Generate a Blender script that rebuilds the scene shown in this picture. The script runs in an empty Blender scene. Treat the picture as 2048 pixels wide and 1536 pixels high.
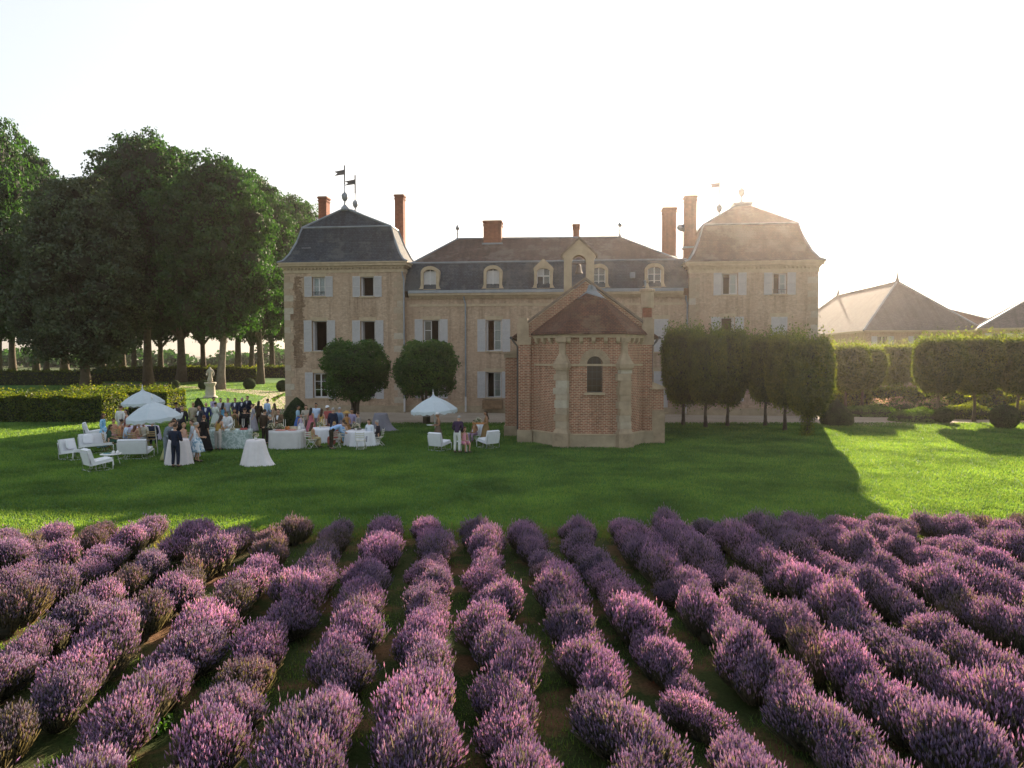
import bpy, math, random
import numpy as np
from math import radians as R, sin, cos, pi, tan
from mathutils import Matrix, Vector
sc = bpy.context.scene
C = sc.collection

# ------------------------------------------------------------------ camera
cam_d = bpy.data.cameras.new('camera')
cam = bpy.data.objects.new('camera', cam_d); C.objects.link(cam)
cam.location = (0, 0, 4.6)
cam.rotation_euler = (R(90 - 2.29), 0, 0)
cam_d.sensor_width = 36; cam_d.lens = 24.61
cam_d.clip_start = 0.1; cam_d.clip_end = 9000
sc.camera = cam
# ------------------------------------------------------------------ sky, sun, exposure
SUN_AZ, SUN_EL = 21.0, 18.6
world = bpy.data.worlds.new('World'); sc.world = world; world.use_nodes = True
wn = world.node_tree.nodes; wl = world.node_tree.links
sky = wn.new('ShaderNodeTexSky'); sky.sky_type = 'NISHITA'; sky.sun_disc = False
sky.sun_elevation = R(SUN_EL); sky.sun_rotation = R(SUN_AZ)
sky.air_density = 1.0; sky.dust_density = 3.0; sky.ozone_density = 0.5
bgn = wn['Background']; bgn.inputs[1].default_value = 0.12
# soft roll-off of the very bright sky round the sun, the same over the whole dome
gam = wn.new('ShaderNodeGamma'); gam.inputs[1].default_value = 0.38
gain = wn.new('ShaderNodeVectorMath'); gain.operation = 'SCALE'; gain.inputs['Scale'].default_value = 1.3
wl.new(sky.outputs[0], gam.inputs[0]); wl.new(gam.outputs[0], gain.inputs[0]); wl.new(gain.outputs[0], bgn.inputs[0])
sun_d = bpy.data.lights.new('sun', 'SUN'); sun_d.energy = 5.0; sun_d.angle = R(0.5)
sun_d.color = (1.0, 0.81, 0.60)
sun = bpy.data.objects.new('sun', sun_d); C.objects.link(sun)
sdir = Vector((sin(R(SUN_AZ)) * cos(R(SUN_EL)), cos(R(SUN_AZ)) * cos(R(SUN_EL)), sin(R(SUN_EL))))
sun.rotation_euler = sdir.to_track_quat('Z', 'Y').to_euler()
sun.location = (60, 160, 60)
sc.view_settings.view_transform = 'Standard'; sc.view_settings.look = 'None'
sc.view_settings.gamma = 1.0; sc.view_settings.use_curve_mapping = False
sc.view_settings.exposure = 2.0
cy = sc.cycles
cy.use_denoising = True
cy.max_bounces = 6; cy.diffuse_bounces = 3; cy.glossy_bounces = 2; cy.transmission_bounces = 4
cy.volume_bounces = 0; cy.transparent_max_bounces = 6
cy.sample_clamp_indirect = 4.0
cy.caustics_reflective = False; cy.caustics_refractive = False

rng = np.random.default_rng(7)
random.seed(5)

# ------------------------------------------------------------------ mesh helpers
class MB:
    def __init__(s):
        s.v = []; s.f = []; s.m = []; s.sm = []; s.M = None; s.mi = 0; s.smooth = False
    def add(s, vs, fs):
        b = len(s.v)
        if s.M is not None: vs = [tuple(s.M @ Vector(p)) for p in vs]
        s.v.extend(vs)
        for f in fs:
            s.f.append([b + i for i in f]); s.m.append(s.mi); s.sm.append(s.smooth)
        return s
    def box(s, x0, x1, y0, y1, z0, z1):
        if x0 > x1: x0, x1 = x1, x0
        if y0 > y1: y0, y1 = y1, y0
        if z0 > z1: z0, z1 = z1, z0
        return s.add([(x0,y0,z0),(x1,y0,z0),(x1,y1,z0),(x0,y1,z0),(x0,y0,z1),(x1,y0,z1),(x1,y1,z1),(x0,y1,z1)],
              [(0,3,2,1),(4,5,6,7),(0,1,5,4),(1,2,6,5),(2,3,7,6),(3,0,4,7)])
    def cbox(s, c, size): # chamfered along vertical edges
        x, y, z = c; a, b, h = size[0]/2, size[1]/2, size[2]/2; k = min(a, b) * .15
        ring = [(-a+k,-b),(a-k,-b),(a,-b+k),(a,b-k),(a-k,b),(-a+k,b),(-a,b-k),(-a,-b+k)]
        return s.prism([(x+p, y+q) for p, q in ring], z-h, z+h)
    def prism(s, poly, z0, z1):
        n = len(poly)
        vs = [(p[0],p[1],z0) for p in poly] + [(p[0],p[1],z1) for p in poly]
        fs = [tuple(reversed(range(n))), tuple(range(n, 2*n))] + [(i,(i+1)%n,n+(i+1)%n,n+i) for i in range(n)]
        return s.add(vs, fs)
    def loft(s, rings, cap0=True, cap1=True, closed=True):
        n = len(rings[0]); vs = [p for r in rings for p in r]; fs = []
        for k in range(len(rings)-1):
            for i in range(n if closed else n-1):
                j = (i+1) % n
                fs.append((k*n+i, k*n+j, (k+1)*n+j, (k+1)*n+i))
        if cap0: fs.append(tuple(reversed(range(n))))
        if cap1: fs.append(tuple(range((len(rings)-1)*n, len(rings)*n)))
        return s.add(vs, fs)
    def lathe(s, prof, n=12, c=(0,0,0), sx=1, sy=1, cap0=True, cap1=True, ph=0):
        return s.loft([[(c[0]+r*sx*cos(2*pi*i/n+ph), c[1]+r*sy*sin(2*pi*i/n+ph), c[2]+z) for i in range(n)] for r, z in prof], cap0, cap1)
    def tube(s, pts, rad, n=6, flat=1.0):
        pts = [Vector(p) for p in pts]
        if not hasattr(rad, '__len__'): rad = [rad]*len(pts)
        rings = []
        for i, p in enumerate(pts):
            d = (pts[min(i+1,len(pts)-1)] - pts[max(i-1,0)]).normalized()
            a = d.cross(Vector((0,0,1)) if abs(d.z) < .9 else Vector((0,1,0))).normalized(); b = a.cross(d)
            rings.append([tuple(p + a*rad[i]*cos(2*pi*k/n) - b*rad[i]*flat*sin(2*pi*k/n)) for k in range(n)])
        return s.loft([list(reversed(r)) for r in rings])
    def quad(s, a, b, c, d): return s.add([a,b,c,d], [(0,1,2,3)])
    def ell(s, c, r, nu=10, nv=7, fn=None):
        rings = []
        for j in range(nv+1):
            t = -pi/2 + pi*j/nv; t = max(-pi/2+.12, min(pi/2-.12, t)); ring = []
            for i in range(nu):
                a = 2*pi*i/nu; p = Vector((cos(t)*cos(a), cos(t)*sin(a), sin(t)))
                if fn: p = fn(p)
                ring.append((c[0]+p.x*r[0], c[1]+p.y*r[1], c[2]+p.z*r[2]))
            rings.append(ring)
        return s.loft(rings)
    def mesh(s, name, mats, uv=False):
        me = bpy.data.meshes.new(name); me.from_pydata(s.v, [], s.f)
        mats = mats if isinstance(mats, (list, tuple)) else [mats]
        for m in mats: me.materials.append(m)
        me.polygons.foreach_set('material_index', s.m); me.polygons.foreach_set('use_smooth', s.sm)
        me.update()
        if uv: uvproj(me)
        return me
    def build(s, name, mats, parent=None, uv=False):
        return link(name, s.mesh(name, mats, uv), parent)

def uvproj(me):
    n = len(me.loops); uvl = me.uv_layers.new(name='UVMap'); out = np.zeros((n, 2), np.float32)
    co = np.zeros(len(me.vertices)*3, np.float32); me.vertices.foreach_get('co', co); co = co.reshape(-1,3)
    for p in me.polygons:
        nn = p.normal
        t = Vector((0,0,1)).cross(nn)
        t = t.normalized() if t.length > .05 else Vector((1,0,0))
        b = nn.cross(t)
        for li in p.loop_indices:
            q = co[me.loops[li].vertex_index]
            out[li] = (q[0]*t.x+q[1]*t.y+q[2]*t.z, q[0]*b.x+q[1]*b.y+q[2]*b.z)
    uvl.data.foreach_set('uv', out.ravel())

def link(name, me, parent=None, loc=None, rz=None, scale=None):
    o = bpy.data.objects.new(name, me); C.objects.link(o)
    if parent: o.parent = parent
    if loc is not None: o.location = loc
    if rz is not None: o.rotation_euler = (0, 0, rz)
    if scale is not None: o.scale = scale if hasattr(scale, '__len__') else (scale,)*3
    return o
def tag(o, label, cat, group=None):
    o['label'] = label; o['category'] = cat
    if group: o['group'] = group
    return o
def thing(name, label, cat, loc=(0,0,0), rz=0, group=None):
    return tag(link(name, None, None, loc, rz), label, cat, group)
def kind(o, k): o['kind'] = k; return o

def npmesh(name, V, F, mats, mi=None, smooth=False):
    """V (n,3) float, F (m,k) int with k = 3 or 4"""
    me = bpy.data.meshes.new(name); m, k = F.shape
    me.vertices.add(len(V)); me.vertices.foreach_set('co', np.ascontiguousarray(V, np.float32).ravel())
    me.loops.add(m*k); me.loops.foreach_set('vertex_index', np.ascontiguousarray(F, np.int32).ravel())
    me.polygons.add(m); me.polygons.foreach_set('loop_start', np.arange(0, m*k, k, dtype=np.int32))
    for x in (mats if isinstance(mats, (list,tuple)) else [mats]): me.materials.append(x)
    if mi is not None: me.polygons.foreach_set('material_index', np.ascontiguousarray(mi, np.int32))
    if smooth: me.polygons.foreach_set('use_smooth', np.ones(m, bool))
    me.update(calc_edges=True)
    return me
def unit(a): return a / (np.linalg.norm(a, axis=1, keepdims=True) + 1e-9)
def leaves(name, P, N, size, mats, aspect=.55, jitter=.7, mi=None, droop=.0):
    """one small folded rhombus per leaf, spread over points P facing roughly N"""
    n = len(P)
    N = unit(N + rng.normal(0, jitter, (n,3)))
    T = unit(np.cross(N, rng.normal(0, 1, (n,3)) + np.array([0,0,droop])))
    B = np.cross(N, T)
    s = np.broadcast_to(np.asarray(size, float), (n,))[:,None] * rng.uniform(.65, 1.3, (n,1))
    V = np.stack([P - T*s*.5, P - B*s*aspect*.5 + N*s*.1, P + T*s*.5, P + B*s*aspect*.5 + N*s*.1], 1).reshape(-1,3)
    F = np.arange(4*n).reshape(n,4)
    return npmesh(name, V, F, mats, mi)

# ------------------------------------------------------------------ materials
def nodes(name):
    m = bpy.data.materials.new(name); m.use_nodes = True; nt = m.node_tree
    b = nt.nodes['Principled BSDF']; return m, nt, b
def N(nt, t, **kw):
    n = nt.nodes.new(t)
    for k, v in kw.items():
        if k in n.inputs: n.inputs[k].default_value = v
        else: setattr(n, k, v)
    return n
def col(c): return (c[0], c[1], c[2], 1)
def ramp(nt, fac, stops):
    r = nt.nodes.new('ShaderNodeValToRGB'); e = r.color_ramp.elements
    while len(e) < len(stops): e.new(.5)
    for x, (p, c) in zip(e, stops): x.position = p; x.color = col(c)
    nt.links.new(fac, r.inputs[0]); return r.outputs[0]
def mix(nt, fac, a, b, mode='MIX'):
    m = nt.nodes.new('ShaderNodeMix'); m.data_type = 'RGBA'; m.blend_type = mode
    for s, v in ((m.inputs[0], fac), (m.inputs[6], a), (m.inputs[7], b)):
        if hasattr(v, 'links'): nt.links.new(v, s)
        elif hasattr(v, '__len__'): s.default_value = col(v)
        else: s.default_value = v
    return m.outputs[2]
def noise(nt, scale, vec=None, detail=4, rough=.6):
    n = N(nt, 'ShaderNodeTexNoise'); n.inputs['Scale'].default_value = scale
    n.inputs['Detail'].default_value = detail; n.inputs['Roughness'].default_value = rough
    if vec is None:
        vec = nt.nodes.new('ShaderNodeTexCoord').outputs['Object']
    nt.links.new(vec, n.inputs['Vector']); return n.outputs['Fac']
def bump(nt, b, h, strength=.4, dist=.02):
    n = nt.nodes.new('ShaderNodeBump'); n.inputs['Strength'].default_value = strength; n.inputs['Distance'].default_value = dist
    nt.links.new(h, n.inputs['Height']); nt.links.new(n.outputs[0], b.inputs['Normal'])
def plain(name, c, rough=.7, var=.25, scale=3., metal=0., bmp=0., spec=.3):
    m, nt, b = nodes(name)
    f = noise(nt, scale)
    lo = tuple(x*(1-var) for x in c); hi = tuple(min(1, x*(1+var)) for x in c)
    nt.links.new(ramp(nt, f, [(.3, lo), (.7, hi)]), b.inputs['Base Color'])
    b.inputs['Roughness'].default_value = rough; b.inputs['Metallic'].default_value = metal
    b.inputs['Specular IOR Level'].default_value = spec
    if bmp: bump(nt, b, noise(nt, scale*6), bmp, .02)
    return m
def uvout(nt): return nt.nodes.new('ShaderNodeUVMap').outputs[0]
def masonry(name, c1, c2, mortar, w, h, ms, stain=(.5,.5,.5), stain_amt=.5, patch=None, bmp=.6, bias=0.):
    m, nt, b = nodes(name); uv = uvout(nt)
    br = N(nt, 'ShaderNodeTexBrick'); nt.links.new(uv, br.inputs['Vector'])
    for k, v in (('Scale',1.),('Mortar Size',ms),('Mortar Smooth',.2),('Bias',bias),('Brick Width',w),('Row Height',h)): br.inputs[k].default_value = v
    br.inputs['Color1'].default_value = col(c1); br.inputs['Color2'].default_value = col(c2); br.inputs['Mortar'].default_value = col(mortar)
    c = br.outputs['Color']
    n1 = noise(nt, .55, uv, 6, .7); n2 = noise(nt, 5., uv, 3)
    c = mix(nt, ramp(nt, n1, [(.38,(0,0,0)),(.72,(stain_amt,)*3)]), c, stain, 'MULTIPLY')
    c = mix(nt, .55, c, ramp(nt, n2, [(.3,(.55,.55,.55)),(.7,(1.25,1.2,1.15))]), 'MULTIPLY')
    mp = N(nt, 'ShaderNodeMapping'); mp.inputs['Scale'].default_value = (2.4,.16,1.); nt.links.new(uv, mp.inputs[0])
    c = mix(nt, .75, c, ramp(nt, noise(nt, 1., mp.outputs[0], 5, .7), [(.36,(.62,.6,.57)),(.52,(1,1,1)),(.75,(1.14,1.13,1.1))]), 'MULTIPLY')
    if patch:
        n3 = noise(nt, .38, uv, 5, .75)
        c = mix(nt, ramp(nt, n3, [(.5,(0,0,0)),(.58,(patch[1],)*3)]), c, patch[0])
    nt.links.new(c, b.inputs['Base Color']); b.inputs['Roughness'].default_value = .9; b.inputs['Specular IOR Level'].default_value = .2
    ad = N(nt, 'ShaderNodeMath', operation='SUBTRACT'); nt.links.new(n2, ad.inputs[0]); nt.links.new(br.outputs['Fac'], ad.inputs[1])
    bump(nt, b, ad.outputs[0], bmp, .02)
    return m
def leafmat(name, cols, trans=.45, tcol=None, clump=.25, rough=.55, gloss=.025):
    m = bpy.data.materials.new(name); m.use_nodes = True; nt = m.node_tree; nt.nodes.clear()
    g = nt.nodes.new('ShaderNodeNewGeometry'); oi = nt.nodes.new('ShaderNodeObjectInfo')
    k = len(cols)
    c = ramp(nt, g.outputs['Random Per Island'], [(i/max(1,k-1), x) for i, x in enumerate(cols)])
    c = mix(nt, 1., c, ramp(nt, noise(nt, clump, None, 3), [(.32,(.52,.55,.55)),(.68,(1.45,1.38,1.15))]), 'MULTIPLY')
    c = mix(nt, 1., c, ramp(nt, oi.outputs['Random'], [(0,(.82,.88,.85)),(1,(1.15,1.1,1.1))]), 'MULTIPLY')
    d = N(nt, 'ShaderNodeBsdfDiffuse'); t = N(nt, 'ShaderNodeBsdfTranslucent'); gl = N(nt, 'ShaderNodeBsdfGlossy'); gl.inputs['Roughness'].default_value = rough
    nt.links.new(c, d.inputs[0])
    tc = mix(nt, 1., c, tcol or (1.5,1.5,.7), 'MULTIPLY'); nt.links.new(tc, t.inputs[0])
    a = nt.nodes.new('ShaderNodeMixShader'); a.inputs[0].default_value = trans
    nt.links.new(d.outputs[0], a.inputs[1]); nt.links.new(t.outputs[0], a.inputs[2])
    b = nt.nodes.new('ShaderNodeMixShader'); b.inputs[0].default_value = gloss
    nt.links.new(a.outputs[0], b.inputs[1]); nt.links.new(gl.outputs[0], b.inputs[2])
    o = nt.nodes.new('ShaderNodeOutputMaterial'); nt.links.new(b.outputs[0], o.inputs[0])
    return m

M = {}
M['wall'] = masonry('pale_brick', (.50,.375,.275), (.40,.29,.205), (.50,.40,.30), .22, .065, .006, (.72,.66,.6), .6, ((.42,.295,.205), .5), .5)
M['oldbrick'] = masonry('worn_brick', (.36,.25,.165), (.25,.165,.11), (.22,.16,.115), .22, .068, .009, (.6,.5,.42), .8, None, .9)
M['redbrick'] = masonry('red_brick', (.43,.18,.11), (.28,.125,.08), (.56,.43,.32), .23, .085, .015, (.62,.6,.52), .7, ((.30,.2,.13), .35), .9)
M['chimbrick'] = masonry('chimney_brick', (.36,.11,.055), (.27,.085,.045), (.3,.18,.12), .22, .075, .009, (.45,.4,.38), .8, None, .6)
M['slate'] = masonry('roof_slate', (.07,.085,.105), (.045,.055,.072), (.025,.027,.032), .23, .16, .012, (.6,.55,.5), .6, ((.105,.11,.105), .6), .9)
M['browntile'] = masonry('roof_tile', (.135,.085,.07), (.09,.06,.052), (.03,.026,.025), .2, .14, .012, (.55,.5,.5), .8, ((.17,.15,.125), .5), .9)
M['redtile'] = masonry('clay_tile', (.17,.075,.05), (.10,.05,.038), (.04,.024,.02), .17, .11, .012, (.6,.55,.5), .8, ((.16,.11,.075), .6), 1.0)
M['barnslate'] = masonry('pale_slate', (.125,.12,.118), (.085,.083,.083), (.05,.05,.05), .3, .2, .012, (.7,.68,.66), .6, None, .6)
M['stone'] = plain('limestone', (.34,.27,.185), .9, .22, 1.6, bmp=.5)
M['oldstone'] = plain('lichened_stone', (.21,.16,.12), .95, .35, 2.2, bmp=.6)
M['warmstone'] = plain('warm_stone', (.33,.25,.17), .9, .25, 2.2, bmp=.4)
M['trimstone'] = plain('dressed_stone', (.41,.32,.215), .85, .15, 2.5, bmp=.3)
M['palestone'] = plain('pale_stone', (.37,.33,.26), .85, .15, 3, bmp=.3)
M['zinc'] = plain('zinc', (.23,.25,.27), .5, .15, 2, metal=.35)
M['darkmetal'] = plain('dark_metal', (.09,.085,.085), .55, .2, 6, metal=.4)
M['rust'] = plain('rusty_pipe', (.2,.15,.12), .7, .2, 5)
M['whitepaint'] = plain('white_paint', (.54,.52,.51), .6, .08, 4)
M['shutterpaint'] = plain('shutter_paint', (.45,.43,.42), .65, .08, 5)
M['curtain'] = plain('curtain_cloth', (.6,.6,.6), .9, .06, 5)
M['interior'] = plain('room_interior', (.09,.06,.04), .9, .3, .6)
M['wood'] = plain('weathered_wood', (.22,.14,.08), .8, .3, 4)
M['bark'] = plain('tree_bark', (.10,.078,.055), .95, .35, 2.2, bmp=.9)
M['palebark'] = plain('grey_bark', (.15,.13,.10), .95, .35, 2.5, bmp=.9)
def glassmat():
    m = bpy.data.materials.new('window_glass'); m.use_nodes = True; nt = m.node_tree; nt.nodes.clear()
    t = N(nt,'ShaderNodeBsdfTransparent'); g = N(nt,'ShaderNodeBsdfGlossy'); g.inputs['Roughness'].default_value = .03
    f = N(nt,'ShaderNodeFresnel'); f.inputs[0].default_value = 1.5
    t.inputs[0].default_value = (.85,.9,.9,1)
    a = nt.nodes.new('ShaderNodeMixShader'); nt.links.new(f.outputs[0], a.inputs[0]); nt.links.new(t.outputs[0], a.inputs[1]); nt.links.new(g.outputs[0], a.inputs[2])
    o = nt.nodes.new('ShaderNodeOutputMaterial'); nt.links.new(a.outputs[0], o.inputs[0]); return m
M['glass'] = glassmat()
M['leaf_wood'] = leafmat('chestnut_leaves', [(.012,.044,.013),(.021,.066,.018),(.034,.09,.022)], .42, (1.7,1.7,.6), .22)
M['leaf_silver'] = leafmat('silver_leaves', [(.035,.058,.034),(.06,.09,.052),(.09,.12,.075)], .35, (1.3,1.4,.7), .22)
M['leaf_lime'] = leafmat('lime_leaves', [(.04,.07,.014),(.07,.105,.02),(.10,.13,.028)], .6, (2.8,2.4,.85), .5)
M['leaf_round'] = leafmat('round_tree_leaves', [(.025,.065,.02),(.04,.09,.025),(.06,.115,.03)], .45, (2.0,2.1,.8), .6)
M['leaf_hedge'] = leafmat('hedge_leaves', [(.03,.06,.012),(.06,.10,.018),(.11,.12,.02)], .5, (2.6,2.2,.6), .6)
M['leaf_box'] = leafmat('box_leaves', [(.018,.04,.012),(.03,.058,.016),(.04,.07,.02)], .3, (1.4,1.5,.6), 1.)
M['leaf_bed'] = leafmat('bed_leaves', [(.05,.11,.02),(.09,.16,.03)], .45, (1.5,1.5,.6), 1.)
M['plume'] = leafmat('pink_plumes', [(.36,.25,.20),(.42,.31,.25)], .5, (1.2,1.1,1.), 1.)
M['core'] = plain('shade_filler', (.022,.026,.014), .95, .3, 2)  # near-black filler: the shade deep inside foliage is put into its colour
M['lav_leaf'] = leafmat('lavender_stems', [(.075,.082,.065),(.11,.11,.085),(.16,.15,.11)], .42, (1.4,1.2,.95), 1.2)
M['lav_leaf_dry'] = leafmat('dry_lavender_stems', [(.095,.092,.065),(.14,.13,.085),(.19,.165,.11)], .42, (1.45,1.25,.85), 1.2)
M['lav_flower'] = leafmat('lavender_flowers', [(.15,.14,.29),(.19,.17,.315),(.245,.22,.34)], .6, (3.75,2.75,2.4), 1.5)
M['lav_flower_dry'] = leafmat('faded_lavender_flowers', [(.14,.125,.22),(.185,.16,.245),(.235,.20,.27)], .6, (3.0,2.4,2.1), 1.5)
M['weed'] = leafmat('weed_leaves', [(.06,.16,.02),(.10,.22,.03)], .4, (1.4,1.5,.6), 2.)
M['blade'] = leafmat('grass_blades', [(.05,.125,.04),(.075,.16,.05),(.11,.19,.062)], .5, (2.1,1.75,.6), .35)
M['blade_dry'] = leafmat('dry_grass_blades', [(.14,.13,.05),(.22,.18,.08),(.10,.12,.04)], .45, (1.3,1.3,.7), .5)

def quoinmat():
    m, nt, b = nodes('quoin_stone'); oi = nt.nodes.new('ShaderNodeObjectInfo')
    c = ramp(nt, oi.outputs['Random'], [(.0,(.36,.27,.185)),(.55,(.38,.295,.21)),(1,(.45,.39,.31))])
    c = mix(nt, .7, c, ramp(nt, noise(nt, 3.), [(.3,(.7,.7,.7)),(.7,(1.15,1.15,1.15))]), 'MULTIPLY')
    nt.links.new(c, b.inputs['Base Color']); b.inputs['Roughness'].default_value = .9; b.inputs['Specular IOR Level'].default_value = .2
    return m
M['quoin'] = quoinmat()
# ================================================================== SETTING: ground, drive, far land
def groundmat():
    m, nt, b = nodes('ground_soil_grass'); tc = nt.nodes.new('ShaderNodeTexCoord').outputs['Object']
    sp = nt.nodes.new('ShaderNodeSeparateXYZ'); nt.links.new(tc, sp.inputs[0])
    g = ramp(nt, noise(nt, .35, tc, 6), [(.3,(.055,.135,.036)),(.55,(.07,.16,.042)),(.75,(.10,.18,.05))])
    g = mix(nt, .6, g, ramp(nt, noise(nt, 14, tc, 3), [(.3,(.55,.6,.5)),(.7,(1.35,1.3,1.2))]), 'MULTIPLY')
    mp = N(nt, 'ShaderNodeMapping'); mp.inputs['Scale'].default_value = (.10,.9,1.); nt.links.new(tc, mp.inputs[0])
    g = mix(nt, .8, g, ramp(nt, noise(nt, 1.3, mp.outputs[0], 4), [(.32,(.72,.76,.7)),(.5,(1,1,1)),(.7,(1.3,1.2,1.05))]), 'MULTIPLY')
    # the lavender field: bare reddish soil, thin grass
    s = ramp(nt, noise(nt, .9, tc, 5), [(.35,(.03,.05,.012)),(.5,(.05,.065,.02)),(.62,(.17,.095,.05))])
    s = mix(nt, .6, s, ramp(nt, noise(nt, 22, tc, 3), [(.3,(.5,.5,.5)),(.7,(1.4,1.35,1.3))]), 'MULTIPLY')
    mr = N(nt, 'ShaderNodeMapRange'); nt.links.new(sp.outputs[1], mr.inputs[0]); mr.inputs[1].default_value = 17.6; mr.inputs[2].default_value = 19.2
    c = mix(nt, mr.outputs[0], s, g)
    # far farmland
    fl = ramp(nt, noise(nt, .006, tc, 3), [(.35,(.05,.08,.025)),(.5,(.09,.095,.05)),(.65,(.045,.07,.025))])
    m2 = N(nt, 'ShaderNodeMapRange'); nt.links.new(sp.outputs[1], m2.inputs[0]); m2.inputs[1].default_value = 190; m2.inputs[2].default_value = 230
    c = mix(nt, m2.outputs[0], c, fl)
    nt.links.new(c, b.inputs['Base Color']); b.inputs['Roughness'].default_value = .95; b.inputs['Specular IOR Level'].default_value = .1
    bump(nt, b, noise(nt, 9, tc, 6, .75), 1., .05)
    return m
def gravelmat():
    m, nt, b = nodes('gravel'); tc = nt.nodes.new('ShaderNodeTexCoord').outputs['Object']
    c = ramp(nt, noise(nt, .4, tc, 5), [(.3,(.30,.245,.19)),(.7,(.40,.33,.26))])
    c = mix(nt, .7, c, ramp(nt, noise(nt, 18, tc, 4, .8), [(.3,(.6,.6,.6)),(.7,(1.3,1.3,1.3))]), 'MULTIPLY')
    nt.links.new(c, b.inputs['Base Color']); b.inputs['Roughness'].default_value = .95; b.inputs['Specular IOR Level'].default_value = .1
    bump(nt, b, noise(nt, 25, tc, 3), .7, .03)
    return m
M['ground'] = groundmat(); M['gravel'] = gravelmat()
gm = MB()
xs = [-3000,-600,-120,-40,0,40,120,600,3000]; ys = [-60,-10,20,60,120,300,1200,3000]
gv = [(x,y,0) for y in ys for x in xs]; nx = len(xs)
gm.add(gv, [(j*nx+i, j*nx+i+1, (j+1)*nx+i+1, (j+1)*nx+i) for j in range(len(ys)-1) for i in range(nx-1)])
kind(gm.build('ground', M['ground']), 'structure')
def sheet(name, poly, m, z=.004):
    b = MB(); b.add([(x,y,z) for x,y in poly], [tuple(range(len(poly)))]); return kind(b.build(name, m), 'structure')
# gravel terrace along the house front, the yard at its right end
sheet('gravel_terrace', [(-16.5,47.7),(-10,47.4),(0,47.5),(10,47.5),(20,47.4),(24,45.6),(28,46.8),(33,48.4),(37,44.8),(46,43),(60,44),(60,47.5),(40,50.5),(33,53.5),(30,60),(30,80),(-28,80),(-22.6,58),(-20,50.5)], M['gravel'])
# drive curving away to the wood at the left
sheet('gravel_drive', [(-16.21, 47.24),(-19.68, 56.90),(-23.77, 69.93),(-27.29, 78.48),(-31.74, 84.69),(-38.96, 93.30),(-52.38, 105.56),(-71.85, 115.00),(-75.92, 121.52),(-56.05, 112.98),(-41.68, 99.82),(-35.74, 95.38),(-29.04, 90.03),(-22.6,58),(-20,50.5),(-16.5,47.7)], M['gravel'], .008)
# hills and fields beyond
def hills(y0, depth, x0, x1, base, amp, seed, m, name):
    r = np.random.default_rng(seed); n = 90; b = MB(); xs = np.linspace(x0, x1, n)
    h = base + amp*sum(np.sin(xs*k/ (x1-x0)*2*pi + p)/(i+1) for i,(k,p) in enumerate(zip((1.3,2.9,6.1,12.7), r.uniform(0,6,4))))
    h = np.maximum(h, .4)
    rings = [[(x,y0,-.5) for x in xs], [(x,y0+depth*.5,a) for x,a in zip(xs,h)], [(x,y0+depth,a*.9) for x,a in zip(xs,h)], [(x,y0+depth*1.2,-.5) for x in xs]]
    b.smooth = True; b.loft(rings, False, False, False)
    return kind(b.build(name, m), 'structure')
M['hill'] = plain('wooded_hill', (.028,.045,.02), .95, .5, .05)
M['field'] = plain('crop_field', (.085,.10,.05), .95, .35, .02)
hills(900, 500, -1500, 1500, 14, 8, 3, M['hill'], 'hill')
hills(420, 160, -700, 120, 2.2, 1.4, 5, M['field'], 'field_rise')

# ---------------- grass blades on the lawn (nobody could count it)
def blades(name, P, h, w, m, lean=.35):
    n = len(P); a = rng.uniform(0, 2*pi, n); d = np.stack([np.cos(a), np.sin(a), np.zeros(n)], 1)
    h = np.broadcast_to(h, (n,))*rng.uniform(.6,1.3,n); tip = P + np.stack([rng.normal(0,lean,n)*h, rng.normal(0,lean,n)*h, h], 1)
    V = np.stack([P - d*np.asarray(w)[...,None]*.5, P + d*np.asarray(w)[...,None]*.5, tip], 1).reshape(-1,3)
    return link(name, npmesh(name, V, np.arange(3*n).reshape(n,3), m))
n = 400000
d = 17.5 * (48.0/17.5)**rng.uniform(0,1,n); x = rng.uniform(-1,1,n)*(.76*d+7*rng.random(n)**2)
P = np.stack([x, d, np.zeros(n)], 1)
kind(blades('lawn_grass', P, .045 + .0011*d, (.012 + .0011*d), M['blade']), 'stuff')
n = 60000
d = rng.uniform(47, 120, n); x = rng.uniform(-70, -16, n); P = np.stack([x, d, np.zeros(n)], 1)
kind(blades('park_grass', P, .07, np.full(n,.10), M['blade']), 'stuff')
n = 22000
x = rng.uniform(-18,18,n); d = 18.2 + .03*x + rng.normal(-.25,.45,n) ; P = np.stack([x,d,np.zeros(n)],1)
kind(blades('dry_grass', P, .09, np.full(n,.02), M['blade_dry']), 'stuff')
n = 60000
d = 6.*(18./6.)**rng.uniform(0,1,n); x = rng.uniform(-1,1,n)*(.8*d+3)
P = np.stack([x,d,np.zeros(n)],1)
keep = (np.sin(x*1.3+2*np.sin(d*.9))+np.sin(d*1.7+x*.6) + (x+2)*.14 > -.4)
kind(blades('field_grass', P[keep], .075, np.full(keep.sum(),.014), M['blade']), 'stuff')

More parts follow.
